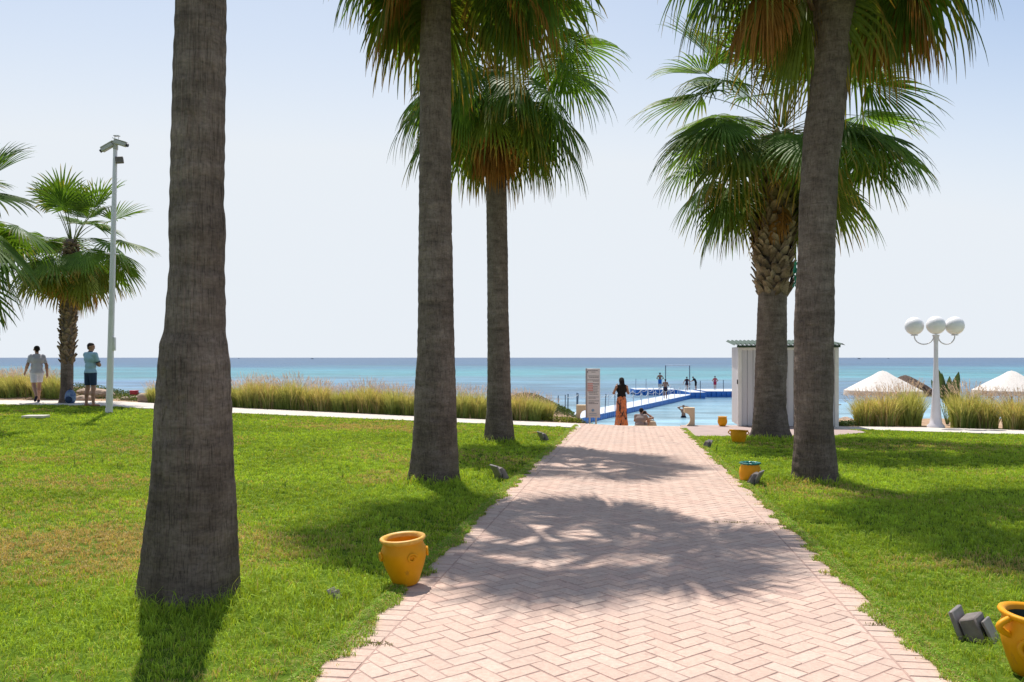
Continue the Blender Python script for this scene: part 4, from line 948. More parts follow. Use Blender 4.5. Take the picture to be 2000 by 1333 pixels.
# ------------------------------------------------------------------ shed
sx0 = AT(1443, 832, 24.6)[0]; SZ = float(G0(8, 24.5)) + .02
r = empty('shed', (sx0, 24.6, SZ), 'white panelled beach shed with a dark green corrugated roof behind the right palms', 'shed', -PA)
Wd, Dp, Hh = 2.82, 1.7, 2.37
b = MB(); nb = 16; pw = (Wd - .16) / nb
for k in range(nb): b.box((.08 + pw * (k + .5), .03, Hh / 2), (pw - .010, .05, Hh - .02), None, .006)
b.build('front_wall', M['shed'], r)
b = MB().box((Wd / 2, Dp / 2, Hh / 2), (Wd - .06, Dp - .06, Hh - .04)); b.build('inner_wall', M['signside'], r)
for x in (.012, Wd - .012):
    b = MB()
    for k in range(9): b.box((x, .09 + (Dp - .1) / 9 * (k + .5), Hh / 2), (.03, (Dp - .1) / 9 - .008, Hh - .02), None, .005)
    b.build('side_wall', M['shed'], r)
b = MB()
for x in (.03, Wd - .03): b.box((x, .015, Hh / 2), (.11, .09, Hh), None, .008)
b.box((Wd / 2, .005, Hh - .05), (Wd - .12, .06, .10), None, .006); b.build('corner_trim', M['trim'], r)
b = MB(); nw = 230; Vr = []; L0 = -.16; L1 = Wd + .16
for side_ in (0, 1):
    for yy, zz in ((-.18, Hh + .065), (Dp + .2, Hh + .22)):
        for k in range(nw + 1):
            x = L0 + (L1 - L0) * k / nw; Vr.append((x, yy, zz + .022 * math.sin(x * 2 * math.pi / .125) - .012 * side_))
n1 = nw + 1
Fr = [(k, k + 1, n1 + k + 1, n1 + k) for k in range(nw)] + [(2 * n1 + k, 3 * n1 + k, 3 * n1 + k + 1, 2 * n1 + k + 1) for k in range(nw)]
Fr += [(k, 2 * n1 + k, 2 * n1 + k + 1, k + 1) for k in range(nw)] + [(n1 + k, n1 + k + 1, 3 * n1 + k + 1, 3 * n1 + k) for k in range(nw)] + [(0, n1, 3 * n1, 2 * n1), (nw, 2 * n1 + nw, 3 * n1 + nw, n1 + nw)]
b.add(Vr, Fr); b.build('corrugated_roof', M['roof'], r, 50)
MB().box((Wd / 2, -.06, Hh + .005), (Wd + .12, .05, .07), None, .005).build('fascia', M['roof'], r)
MB().box((-.035, .03, 1.32), (.03, .07, .14), None, .008).build('hinge', M['black'], r)
MB().box((Wd + .06, .05, .66), (.10, .06, .03), None, .005).build('shelf_bracket', M['trim'], r)

# ------------------------------------------------------------------ curved concrete end blocks at the steps
def cblock(px0, px1, pyt, pyb, flip, label, Y=25.0):
    S = Y / F; w_ = (px1 - px0) * S; h_ = (pyb - pyt) * S; X = (px0 + px1) / 2; X = (X - 1000) * S
    out = [(w_ / 2, 0), (w_ / 2, h_), (-w_ / 2, h_), (-w_ / 2, h_ * .78)]
    cx, cz, rx, rz_ = -w_ / 2, h_ * .44, w_ * .62, h_ * .32
    for k in range(13): a = math.pi / 2 - math.pi * k / 12; out.append((cx + rx * math.cos(a) * 1.0, cz + rz_ * math.sin(a)))
    out += [(-w_ / 2, h_ * .10), (-w_ / 2, 0)]
    if flip: out = [(-a, z) for a, z in out][::-1]
    b = MB().extrude(out, .34, Matrix.Rotation(-PA, 4, 'Z')); o = b.build('concrete_end_block', M['cream'], None, 30)
    o.location = (X, Y, CAMH - (pyb - HZ) * S - .02); tag(o, label, 'concrete block', 'curved blocks beside the beach steps')
cblock(1336, 1356, 795, 836, False, 'cream curved concrete block right of the beach steps, before the bather')
cblock(1126, 1144, 790, 832, True, 'cream curved concrete block left of the beach steps, beside the sign', 25.6)

# ------------------------------------------------------------------ sign board
Y = 26.2; S = Y / F; X = (1158 - 1000) * S; zb = CAMH - (816 - HZ) * S; hs = 96 * S; ws = 28 * S
r = empty('sign_board', (X, Y, zb), 'tall white notice board with lines of small print at the start of the blue pontoon', 'sign', R(-4))
MB().box((0, 0, hs / 2), (ws, .06, hs), None, .008).build('panel', M['sign'], r)
MB().box((-ws / 2 + .02, .0, hs / 2), (.05, .085, hs + .01), None, .004).build('edge_strip', M['signside'], r)
MB().tube([(-.1, .05, -.9), (-.1, .05, .3)], .03, 8).build('leg', M['wpost'], r); MB().tube([(.1, .05, -.9), (.1, .05, .3)], .03, 8).build('leg', M['wpost'], r)
rs = random.Random(4); b = MB(); br_ = MB(); yf = -.034
lines = [(.955, .16, .85, 1), (.925, .4, .7, 1), (.845, .18, .92, 0), (.815, .25, .9, 0), (.765, .10, .92, 0), (.74, .5, .9, 0), (.69, .5, .92, 0), (.665, .55, .9, 0), (.63, .5, .85, 0), (.60, .45, .9, 0), (.565, .5, .85, 0), (.535, .2, .9, 0), (.505, .2, .8, 0), (.475, .25, .85, 0), (.42, .2, .9, 0), (.395, .2, .7, 0), (.34, .2, .92, 0), (.31, .2, .6, 0), (.285, .2, .85, 0)]
for t, a0, a1, big in lines:
    x = a0; b = MB()
    while x < a1:
        wl = rs.uniform(.03, .11); x2 = min(a1, x + wl); b.box(((x + x2) / 2 * ws - ws / 2, yf, t * hs), ((x2 - x) * ws, .003, hs * .011)); x = x2 + .02
    b.build('text_line', M['ink'], r, smooth=False)
for t in (.69, .655, .62, .585, .55): MB().box((-ws * .19, yf, t * hs), (ws * .38, .003, hs * .024)).build('red_text_line', M['inkred'], r, smooth=False)
b = MB().ball((.0, yf, .15 * hs), (ws * .10, .003, ws * .10), 14, 8); b.box((0, yf, .085 * hs), (ws * .5, .003, hs * .01)); b.box((0, yf, .05 * hs), (ws * .6, .003, hs * .008)); b.build('emblem', M['inkblue'], r)
MB().ball((-ws * .40, yf - .004, .93 * hs), (.022, .004, .03), 10, 6).build('emblem', M['ink'], r)

# ------------------------------------------------------------------ pontoon
def floats(b, o, d, n, v, nrow, h, bev=.05):
    for i in range(n):
        for j in range(nrow):
            c = Vector(o) + d * (.5 * (i + .5)) + v * (.5 * (j + .5))
            a = math.atan2(d.y, d.x); b.box((c.x, c.y, h / 2 - .10), (.485, .485, h + .16), rotz(a), bev)
HW = CAMH - SEA
def sea_pt(px, py, up=0.0):
    Y = F * (HW - up) / (py - HZ); return Vector(((px - 1000) / F * Y, Y, SEA))
A = sea_pt(1150, 826); B = sea_pt(1347, 779.5); d = (B - A); Ln = d.length; d.normalize(); v = Vector((-d.y, d.x, 0)); ang = math.atan2(d.y, d.x)
r = empty('pontoon_walkway', A, 'long blue floating walkway with pale top and rope railings leading out to sea', 'pontoon'); nfl = int(Ln / .5) + 6
b = MB(); start = -d * 1.5
floats(b, start, d, nfl, v, 4, .38); b.build('float_blocks', M['blue'], r)
b = MB()
for i in range(nfl): c = start + d * (.5 * (i + .5)) + v * 1.0; b.box((c.x, c.y, .365), (.488, 1.99, .05), rotz(ang), .01)
b.build('deck', M['deck'], r)
for sd_, off_ in (('R', .05), ('L', 1.95)):
    prev = None; k = 0; s_ = 1.2
    while s_ < Ln + 1:
        hh = (1.25 if s_ < 9 else .95); c = d * s_ + v * off_; tl = Vector((.06 * math.sin(k * 1.7), .05 * math.cos(k * 2.3), 0))
        if not (sd_ == 'L' and 14 < s_ < 15): MB().tube([c + Vector((0, 0, .3)), c + tl + Vector((0, 0, .38 + hh))], .03 if s_ < 9 else .026, 6).build('railing_post', M['post'] if s_ < 9 else M['wpost'], r)
        p_ = c + tl + Vector((0, 0, .30 + hh))
        if prev is not None:
            MB().tube([prev.lerp(p_, t) - Vector((0, 0, .28 * 4 * t * (1 - t) * (.6 if k % 2 else 1))) for t in np.linspace(0, 1, 7)], .016, 5).build('rope', M['rope'], r)
        prev = p_; s_ += 2.4; k += 1
# right platform (two cubes high)
def platform(px0, px1, py, label, nrow, ang_=0.0, hgt=.85):
    a = sea_pt(px0, py); c = sea_pt(px1, py); c.y = a.y; c.x = (px1 - 1000) / F * a.y; Lg = c.x - a.x
    r = empty('pontoon_platform', a, label, 'pontoon', ang_); b = MB(); n = int(Lg / .5)
    for lay in range(2):
        bb = MB()
        for i in range(n):
            for j in range(nrow):
                if lay == 0 and 0 < j < nrow - 1: continue
                b.box((.5 * (i + .5), .5 * (j + .5), -.03 + lay * .42 + .0), (.486, .486, .42 if lay else .48), None, .045)
    b.build('float_blocks', M['blue'], r); b = MB()
    for i in range(n): b.box((.5 * (i + .5), .25 * nrow, .60), (.488, .5 * nrow - .01, .05), None, .01)
    b.build('deck', M['deck'], r)
    return r, a, Lg
rp, ap, Lp = platform(1380, 1585, 776.5, 'long blue floating platform two blocks high behind the shed, at the end of the walkway', 12)
rc, ac, Lc = platform(1348, 1385, 779, 'blue corner block platform where the walkway meets the long platform', 12)
rb, ab, Lb = platform(1241, 1330, 772.5, 'separate blue floating platform to the left behind the far end of the walkway', 8)
for (root_, a_, pxs) in ((rp, ap, (1413, 1500, 1560)), (rc, ac, (1368,)), (rb, ab, (1241, 1262, 1300))):
    for px in pxs: x = (px - 1000) / F * a_.y - a_.x; x = max(.06, x); MB().tube([(x, .04, -.5), (x, .04, 1.75)], .035, 6).build('mooring_post', M['post'] if root_ is not rb else M['wpost'], root_)
# gantry frame
Yg = 90.0; S = Yg / F; r = empty('metal_frame', ((1300 - 1000) * S, Yg, SEA + .2), 'thin white rectangular metal frame standing above the far end of the pontoon', 'frame')
wg = 47 * S; hg = CAMH - (714 - HZ) * S - SEA - .2
for x in (0, wg): MB().tube([(x, 0, -.4), (x, 0, hg)], .05, 8).build('upright', M['post'], r)
MB().tube([(-.02, 0, hg), (wg + .02, 0, hg)], .05, 8).build('crossbar', M['wpost'], r)
prev = None
for px, pyb, pyt in ((1090, 785, 774), (1109, 797, 771), (1126.5, 803, 769)):
    Y = F * (HW - .1) / (pyb - HZ); X = (px - 1000) / F * Y; hp = (pyb - pyt) * Y / F + .1
    o = MB().tube([(0, 0, -.6), (.02, 0, hp)], .045, 8).build('mooring_post', M['post']); o.location = (X, Y, SEA + .05)
    tag(o, {1090: 'shortest grey mooring post, farthest left of three left of the sign', 1109: 'middle one of three grey mooring posts left of the sign', 1126.5: 'tall grey mooring post just left of the sign board'}[px], 'post', 'mooring posts left of the sign')

# ------------------------------------------------------------------ parasols, thatch, strelitzia
def parasol(px, pyt, label, Y=29.5, wpx=144):
    S = Y / F; X = (px - 1000) * S; zt = CAMH - (pyt - HZ) * S; zg = g(X, Y); r = empty('parasol', (X, Y, zg), label, 'parasol', 0, 'white crochet parasols on the beach'); Rr = wpx / 2 * S; zt -= zg; drop = 38 * S
    n = 64; prof = [(.02, 0), (.10, -.03), (.30, -.27), (.60, -.57), (.85, -.84), (1.0, -1.0)]
    fn = lambda a, z: 1 - .035 * (1 - abs(math.cos(4 * a))) 
    MB().lathe([(a * Rr, zt + q * drop) for a, q in prof], n=n, fn=fn).build('canopy', M['crochet'], r, 60)
    b = MB(); rs = random.Random(px)
    for k in range(170):
        a = k / 170 * 6.283; rr = Rr * fn(a, 0) * 1.003; L = rs.uniform(.15, .21) ; c = Vector((rr * math.cos(a), rr * math.sin(a), zt - drop + .01)); t_ = Vector((-math.sin(a), math.cos(a), 0)); e = Vector((math.cos(a), math.sin(a), 0))
        q = [c - t_ * .022, c + t_ * .022, c + t_ * .019 + e * .012 - Vector((0, 0, L)), c - t_ * .019 + e * .012 - Vector((0, 0, L))]; b.add(q + [x - e * .006 for x in q], [(0, 1, 2, 3), (7, 6, 5, 4), (0, 3, 7, 4), (1, 5, 6, 2)])
    b.build('fringe', M['crochet'], r, smooth=False)
    MB().tube([(0, 0, -.1), (0, 0, zt - .01)], .03, 10).build('pole', M['wood'], r)
    MB().ball((0, 0, zt + .0), (.035, .035, .02), 12, 8).build('cap', M['crochet'], r)
parasol(1724, 725, 'white crochet parasol with fringe just right of the shed')
parasol(1976, 725, 'white crochet parasol with fringe at the right edge of the picture', wpx=140)
Y = 33.0; S = Y / F; X = (1768 - 1000) * S; zg = g(X, Y); zt = CAMH - (733 - HZ) * S - zg
r = empty('thatched_parasol', (X, Y, zg), 'dark brown thatched parasol behind the left white crochet parasol', 'parasol')
def thf(a, z): return 1 + .05 * math.sin(a * 23 + z * 9) + .05 * math.sin(a * 41 + 2 + z * 17) + .10 * math.sin(a * 3 + z * 5)
MB().lathe([(.02, zt), (.16, zt - .05), (.34, zt - .16), (.52, zt - .30), (.70, zt - .42), (.86, zt - .56), (1.0, zt - .66), (1.15, zt - .82), (1.0, zt - .8), (.3, zt - .25)], n=120, fn=thf).build('thatch', M['thatch'], r, 25)
MB().tube([(0, 0, -.1), (0, 0, zt - .3)], .05, 10).build('pole', M['wood'], r)
# bird of paradise
M['strel'] = leafmat('broad_leaf', .3, .35, .6, (1.3, 1.3, .5))
X, Y = (1851 - 1000) / F * 25.6, 25.6; r = empty('bird_of_paradise_plant', (X, Y, g(X, Y)), 'broad upright dark green leaves of a tropical plant just right of the lamp post', 'plant')
S = Y / F; zz0 = CAMH - g(X, Y)
for (bx, tx_, ty_, w_, ln) in ((-8, -19, 716, 20, 66), (-4, -8, 728, 10, 60), (2, 22, 726, 17, 62), (0, 6, 735, 16, 60), (4, 28, 760, 12, 42), (-8, -30, 742, 9, 34), (3, 14, 770, 10, 30)):
    tip = Vector((tx_ * S, random.uniform(-.15, .15), zz0 - (ty_ - HZ) * S)); base = Vector((bx * .3 * S, 0, 0)); mid = base.lerp(tip, .5) + Vector(((bx - tx_) * .12 * S, 0, .03)); Vv = []; Cc = []; Fq = []; N_ = 12
    dlen = (tip - base).length; lf = ln * S / dlen; wv = Vector((.85, -.5, .1)).normalized()
    for k in range(N_ + 1):
        t = k / N_; c = base * (1 - t) ** 2 + mid * 2 * t * (1 - t) + tip * t * t; q = (t - (1 - lf)) / lf; ww = (w_ / 2 * S * math.sin(math.pi * min(1, max(0, q)) ** .75) ** .8 if q > 0 else 0) + .014 * (1 - t * .8)
        Vv += [c - wv * ww, c + Vector((0, .0, 0)) + Vector((.3, .8, 0)) * ww * .25, c + wv * ww]; Cc += [(.045, .085, .03), (.09, .13, .04), (.045, .085, .03)]
        if k: a = (k - 1) * 3; Fq += [(a, a + 1, a + 4, a + 3), (a + 1, a + 2, a + 5, a + 4)]
    mesh_np('leaf', np.array([tuple(x) for x in Vv]), np.array(Fq), M['strel'], r, col=np.array(Cc), smooth=True)
# bag at the young palm, netting
X, Y = P(141, 789); r = empty('backpack', (X, Y - .1, float(G0(X, Y))), 'blue backpack leaning against the foot of the young palm', 'bag')
MB().ball((0, 0, .20), (.16, .11, .22), 16, 10, fn=lambda q: 1 + .12 * abs(q.x * q.z)).build('bag_body', M['bag'], r); MB().ball((0, -.10, .13), (.11, .05, .10), 12, 8).build('pocket', M['c_navy'], r)
MB().tube([(-.05, 0, .40), (0, 0, .47), (.05, 0, .40)], .012, 6).build('handle', M['c_navy'], r)
S = 19.2 / F; b = MB(); Vn = []; Fn = []
for i in range(6):
    for j in range(9): Vn.append(((1549 - 1000 + i * 1.4 + 2 * math.sin(j * 1.3)) * S, 19.15 + .04 * math.sin(i * 2 + j), CAMH - (512 + j * 6 + 3 * math.sin(i * 1.9) - HZ) * S))
Fn = [(i * 9 + j, (i + 1) * 9 + j, (i + 1) * 9 + j + 1, i * 9 + j + 1) for i in range(5) for j in range(8) if (i * 3 + j) % 5]
o = b.add(Vn, Fn).build('netting_scrap', M['netting'], smooth=False); md = o.modifiers.new('s', 'SOLIDIFY'); md.thickness = .006; tag(o, 'torn scrap of green netting snagged on the leaf bases of the rough palm', 'netting')
# boats on the horizon
for px, s_, D, lab in ((610, 1.0, 2400, 'tiny dark boat on the horizon between the biggest and second trunks'), (466, .8, 3200, 'faint tiny boat on the horizon just right of the biggest trunk'), (1678, 1.1, 2400, 'tiny dark boat on the horizon above the left parasol'), (1735, .8, 3200, 'faint tiny boat on the horizon left of the globe lamp')):
    r = empty('boat', ((px - 1000) / F * D, D, SEA), lab, 'boat', 0, 'boats on the horizon'); q = 9 * s_
    b = MB(); out = [(-.5 * q, .10 * q), (-.42 * q, -.05 * q), (.38 * q, -.05 * q), (.5 * q, .15 * q)]; b.extrude(out, 3, Matrix.Identity(4)); b.build('hull', M['hull'], r, smooth=False)
    MB().box((-.05 * q, 0, .18 * q), (.3 * q, 2, .2 * q), None, .1).build('cabin', M['hull'], r)

# ------------------------------------------------------------------ people (distance fields turned into one continuous surface)
def surfnet(Fn, lo, hi, res):
    nx, ny, nz = [int(math.ceil((hi[i] - lo[i]) / res)) + 1 for i in range(3)]
    ax = [lo[i] + res * np.arange((nx, ny, nz)[i]) for i in range(3)]
    D = Fn(ax, res)
    s = D < 0
    c8 = [s[i:nx - 1 + i, j:ny - 1 + j, k:nz - 1 + k] for i in (0, 1) for j in (0, 1) for k in (0, 1)]
    cnt = sum(x.astype(np.int8) for x in c8); act = (cnt > 0) & (cnt < 8)
    idx = np.argwhere(act); vid = -np.ones(act.shape, np.int32); vid[act] = np.arange(len(idx))
    acc = np.zeros((len(idx), 3)); num = np.zeros(len(idx)); I0 = idx
    corners = [(i, j, k) for i in (0, 1) for j in (0, 1) for k in (0, 1)]
    for a in corners:
        for axn in range(3):
            if a[axn]: continue
            bq = list(a); bq[axn] = 1
            da = D[I0[:, 0] + a[0], I0[:, 1] + a[1], I0[:, 2] + a[2]]; db = D[I0[:, 0] + bq[0], I0[:, 1] + bq[1], I0[:, 2] + bq[2]]
            m = (da < 0) != (db < 0); t = np.where(m, da / np.where(m, da - db, 1), 0)
            pos = I0 + np.array(a, float); pos[:, axn] += t
            acc[m] += pos[m]; num[m] += 1
    V = acc / num[:, None] * res + np.array(lo)
    quads = []
    for axn in range(3):
        o1, o2 = [(1, 2), (2, 0), (0, 1)][axn]
        sl = [slice(None)] * 3; sh = [slice(None)] * 3; sl[axn] = slice(0, -1); sh[axn] = slice(1, None)
        A = s[tuple(sl)]; Bq = s[tuple(sh)]; e = np.argwhere(A != Bq)
        lim = np.array(act.shape); e = e[(e[:, o1] > 0) & (e[:, o2] > 0) & (e[:, o1] < lim[o1]) & (e[:, o2] < lim[o2])]
        def vv(d1, d2):
            q = e.copy(); q[:, o1] -= d1; q[:, o2] -= d2; return vid[q[:, 0], q[:, 1], q[:, 2]]
        Qd = np.stack([vv(1, 1), vv(0, 1), vv(0, 0), vv(1, 0)], -1)
        ins = A[e[:, 0], e[:, 1], e[:, 2]]; Qd[~ins] = Qd[~ins][:, ::-1]; quads.append(Qd)
    return V, np.concatenate(quads)
def field(prims, k, cuts=()):
    def f(ax, res):
        D = np.full((len(ax[0]), len(ax[1]), len(ax[2])), .12, np.float32)
        for p in prims:
            a = np.array(p[0], float); b_ = np.array(p[1], float); ra, rb = p[2], p[3]; mx = max(ra, rb) + .10; kk = p[4] if len(p) > 4 else k
            sc = np.array(p[5]) if len(p) > 5 else np.ones(3)
            lo_ = np.minimum(a, b_) - mx * max(1, 1 / sc.min()); hi_ = np.maximum(a, b_) + mx * max(1, 1 / sc.min())
            sl = []
            for i in range(3):
                i0 = int(np.searchsorted(ax[i], lo_[i])); i1 = int(np.searchsorted(ax[i], hi_[i])); sl.append(slice(i0, max(i1, i0)))
            if any(q.stop <= q.start for q in sl): continue
            X, Y, Z = np.meshgrid(ax[0][sl[0]], ax[1][sl[1]], ax[2][sl[2]], indexing='ij')
            Pq = np.stack([X, Y, Z], -1) - a; Pq = Pq * sc; ba = (b_ - a) * sc; L2 = max(ba @ ba, 1e-9)
            h = np.clip(Pq @ ba / L2, 0, 1); d = np.linalg.norm(Pq - h[..., None] * ba, axis=-1) - (ra + (rb - ra) * h)
            old = D[tuple(sl)]; hh = np.clip(.5 + .5 * (old - d) / kk, 0, 1); D[tuple(sl)] = old * (1 - hh) + d * hh - kk * hh * (1 - hh)
        for (pt, nn) in cuts:
            X, Y, Z = np.meshgrid(*ax, indexing='ij'); nn = np.array(nn, float); nn = nn / np.linalg.norm(nn)
            D = np.maximum(D, (X - pt[0]) * nn[0] + (Y - pt[1]) * nn[1] + (Z - pt[2]) * nn[2])
        return D
    return f
def meshfield(name, prims, k, res, m, parent, cuts=()):
    A = np.array([p[0] for p in prims] + [p[1] for p in prims], float); mr = max(max(p[2], p[3]) for p in prims) * 1.5 + .03
    V, Qd = surfnet(field(prims, k, cuts), A.min(0) - mr, A.max(0) + mr, res)
    return mesh_np(name, V, Qd, m, parent, smooth=True)
def person(loc, rz, H, label, J=None, res=.014, skin='skin', girth=1.0, top=None, bottom=None, hair='short', hip_w=1.0, fingers=True, sleeve=.55, leg=.8, top_hem=.93, feet=None, seated=False, skirt=None, collar=False, female=False, waterline=None):
    r = empty('person', loc, label, 'person', rz, 'people'); s = H / 1.75; r.scale = (s, s, s)
    j = dict(pel=(0, 0, .95), wai=(0, 0, 1.12), che=(0, .0, 1.32), nec=(0, -.01, 1.47), hed=(0, .015, 1.635), hL=(-.09, 0, .92), hR=(.09, 0, .92), kL=(-.10, .01, .50), kR=(.10, .01, .50), aL=(-.10, -.02, .09), aR=(.10, -.02, .09), tL=(-.12, .15, .03), tR=(.12, .15, .03),
             sL=(-.185, 0, 1.43), sR=(.185, 0, 1.43), eL=(-.235, -.02, 1.14), eR=(.235, -.02, 1.14), wL=(-.24, .06, .90), wR=(.24, .06, .90), look=(0, 1, 0))
    if J: j.update(J)
    v = {a: np.array(b_, float) for a, b_ in j.items()}; gq = girth; sh = .92 if female else 1.0
    look = nrm(v['look']); tors = []
    xr = nrm(v['sR'] - v['sL'])
    tors += [(v['pel'] - xr * .055, v['pel'] + xr * .055, .108 * gq, .108 * gq), (v['wai'] - xr * .045, v['wai'] + xr * .045, .098 * gq, .098 * gq), (v['che'] - xr * .075, v['che'] + xr * .075, .108 * gq * sh, .108 * gq * sh), (v['pel'], v['che'], .10 * gq, .10 * gq), (v['sL'] * .86 + v['nec'] * .14, v['sR'] * .86 + v['nec'] * .14, .062, .062), (v['che'], v['nec'], .09, .055)]
    neck = [(v['nec'], v['hed'], .054 * sh, .05 * sh, .02)]
    hd = v['hed']; up = nrm(hd - v['nec']); fx = nrm(look - up * (look @ up)); sx = np.cross(fx, up)
    head = [(hd - fx * .012 + up * .03, hd + fx * .015 + up * .03, .083, .078, .02), (hd + fx * .015 - up * .02, hd + fx * .035 - up * .065, .064, .042, .02), (hd + fx * .080 + up * .02, hd + fx * .098 - up * .016, .012, .016, .012),
            (hd + fx * .070 - up * .052, hd + fx * .064 - up * .075, .022, .020, .012), (hd + sx * .084 + up * .015, hd + sx * .088 - up * .02, .014, .010, .006), (hd - sx * .084 + up * .015, hd - sx * .088 - up * .02, .014, .010, .006),
            (hd + fx * .078 + sx * .03 + up * .045, hd + fx * .078 - sx * .03 + up * .045, .013, .013, .01)]
    limbs = []; hands = []; legs = []
    for q in 'LR':
        S_, E_, W_ = v['s' + q], v['e' + q], v['w' + q]
        limbs += [(S_, E_, .054 * sh, .042 * sh), (E_, E_ * .65 + W_ * .35, .042 * sh, .041 * sh), (E_ * .65 + W_ * .35, W_, .041 * sh, .026 * sh)]
        dr = nrm(W_ - E_) if ('h' + q + 'd') not in v else nrm(v['h' + q + 'd']); pd = nrm(np.cross(dr, look + .01)) ; th_dir = look
        palm_e = W_ + dr * .075; hands += [(W_ + dr * .01, palm_e, .026, .033, .015)]
        if fingers:
            w2 = nrm(look - dr * (look @ dr)) ; nrml = np.cross(dr, w2)
            inw = nrml * (1 if (nrml @ (v['pel'] - W_)) > 0 else -1)
            for f_, (o_, L_) in enumerate(((.026, .062), (.009, .072), (-.009, .068), (-.026, .052))):
                a = palm_e + w2 * o_ + dr * .005; m_ = a + dr * L_ * .55 + inw * .008; e = m_ + dr * L_ * .40 + inw * .022; hands += [(a, m_, .0105, .0095, .006), (m_, e, .0095, .0075, .006)]
            a = W_ + dr * .02 + w2 * .026; m_ = a + dr * .03 + w2 * .03 + inw * .012; hands += [(a, m_, .013, .011, .008), (m_, m_ + dr * .03 + inw * .012, .011, .009, .006)]
        Hq, K_, A_, T_ = v['h' + q], v['k' + q], v['a' + q], v['t' + q]
        legs += [(Hq, K_, .088 * (1 + .4 * (gq - 1)), .056), (K_, K_ * .65 + A_ * .35 + np.array([0, -.012, 0]), .054, .056), (K_ * .65 + A_ * .35 + np.array([0, -.012, 0]), A_, .056, .036), (A_ + np.array([0, -.015, -.035]), T_, .036, .026, .02), (A_, A_ + np.array([0, -.01, -.04]), .036, .038, .02)]
    meshfield('body', tors + neck + head + limbs + hands + legs, .035, res, M[skin], r, cuts=([((0, 0, waterline), (0, 0, -1))] if waterline is not None else ()))
    inf = lambda L, d_: [tuple([p[0], p[1], p[2] + d_, p[3] + d_]) + tuple(p[4:]) for p in L]
    if top:
        pr = inf(tors if sleeve else tors[:4] + [(v['sL'] * .62 + v['nec'] * .38, v['sR'] * .62 + v['nec'] * .38, .058, .058), tors[5]], .018); cuts = [((0, 0, top_hem), (0, 0, -1)), (v['nec'] + up * .035, up)]
        if sleeve:
            for q in 'LR':
                S_, E_ = v['s' + q], v['e' + q]; pr.append((S_, S_ + (E_ - S_) * sleeve, .066, .060))
            pr += [(v['hL'], v['hL'] + (v['kL'] - v['hL']) * .15, .10, .10), (v['hR'], v['hR'] + (v['kR'] - v['hR']) * .15, .10, .10)]
        shirt = meshfield('shirt' if sleeve else 'top', pr, .04, res, M[top], r, cuts)
        if collar:
            for q in 'LR':
                S_, E_ = v['s' + q], v['e' + q]; c = S_ + (E_ - S_) * (sleeve + .16); dv = nrm(E_ - S_); pts = []
                e1 = nrm(np.cross(dv, [.1, 1, .3])); e2 = np.cross(dv, e1)
                MB().tube([c - dv * .012, c + dv * .012], .064, 16).build('sleeve_trim', M['c_navy'], shirt)
            MB().lathe([(.062, -.02), (.070, .0), (.062, .03)], c=tuple(v['nec'] + up * .03), n=20).build('collar', M['c_navy'], shirt)
    if bottom:
        pr = inf(tors[:1], .014) + [(v['pel'], v['wai'] * .6 + v['pel'] * .4, .115 * gq, .105 * gq)]
        for q in 'LR':
            Hq, K_ = v['h' + q], v['k' + q]; pr.append((Hq, Hq + (K_ - Hq) * leg, .105 * (1 + .3 * (gq - 1)), .088))
        meshfield('shorts', pr, .03, res, M[bottom], r, [] if seated else [((0, 0, v['pel'][2] + .10), (0, 0, 1))] + ([((0, 0, v['hL'][2] + (min(v['kL'][2], v['kR'][2]) - v['hL'][2]) * leg), (0, 0, -1))] if abs(v['kL'][2] - v['kR'][2]) < .2 else []))
    if hair == 'short':
        meshfield('hair', [(hd - fx * .022 + up * .045, hd + fx * .004 + up * .050, .086, .080, .02), (hd - fx * .045 - up * .02, hd - fx * .03 + up * .02, .052, .07, .02)], .02, min(res, .012), M['hair'], r)
    elif hair == 'long':
        meshfield('hair', [(hd - fx * .022 + up * .045, hd + fx * .004 + up * .050, .094, .086, .02), (hd - fx * .06 - up * .02, hd - fx * .09 - up * .22, .092, .098, .03), (hd - fx * .09 - up * .20 - sx * .05, hd - fx * .11 - up * .52 - sx * .03, .088, .045, .03), (hd - fx * .09 - up * .20 + sx * .05, hd - fx * .11 - up * .47 + sx * .06, .086, .04, .03), (hd - fx * .09 - up * .25, hd - fx * .11 - up * .56, .09, .035, .03)], .03, .012, M['hair'], r)
    if feet:
        for q in 'LR':
            A_, T_ = v['a' + q], v['t' + q]; meshfield('shoe', [(A_ + np.array([0, -.03, -.06]), T_ + np.array([0, .02, -.012]), .040, .034)], .02, .012, M[feet], r)
    if skirt:
        def fs(a, z): return 1 + (.05 * math.sin(a * 7) + .03 * math.sin(a * 13 + 1)) * min(1, max(0, (1.0 - z) / .6))
        MB().lathe([(.135, 1.10), (.165, 1.0), (.185, .90), (.19, .6), (.205, .3), (.235, .08), (.24, .05), (.2, .06)], n=72, fn=fs).build('skirt', M[skirt], r, 60)
    for sgn in (-1, 1): pass
    MB().ball(tuple(hd + fx * .082 + sx * .03 + up * .024), .011, 8, 6).ball(tuple(hd + fx * .082 - sx * .03 + up * .024), .011, 8, 6).build('eyes', M['black'], r)
    return r
def at_g(px, py): X, Y = P(px, py); return (X, Y, float(G0(X, Y)) + .01)
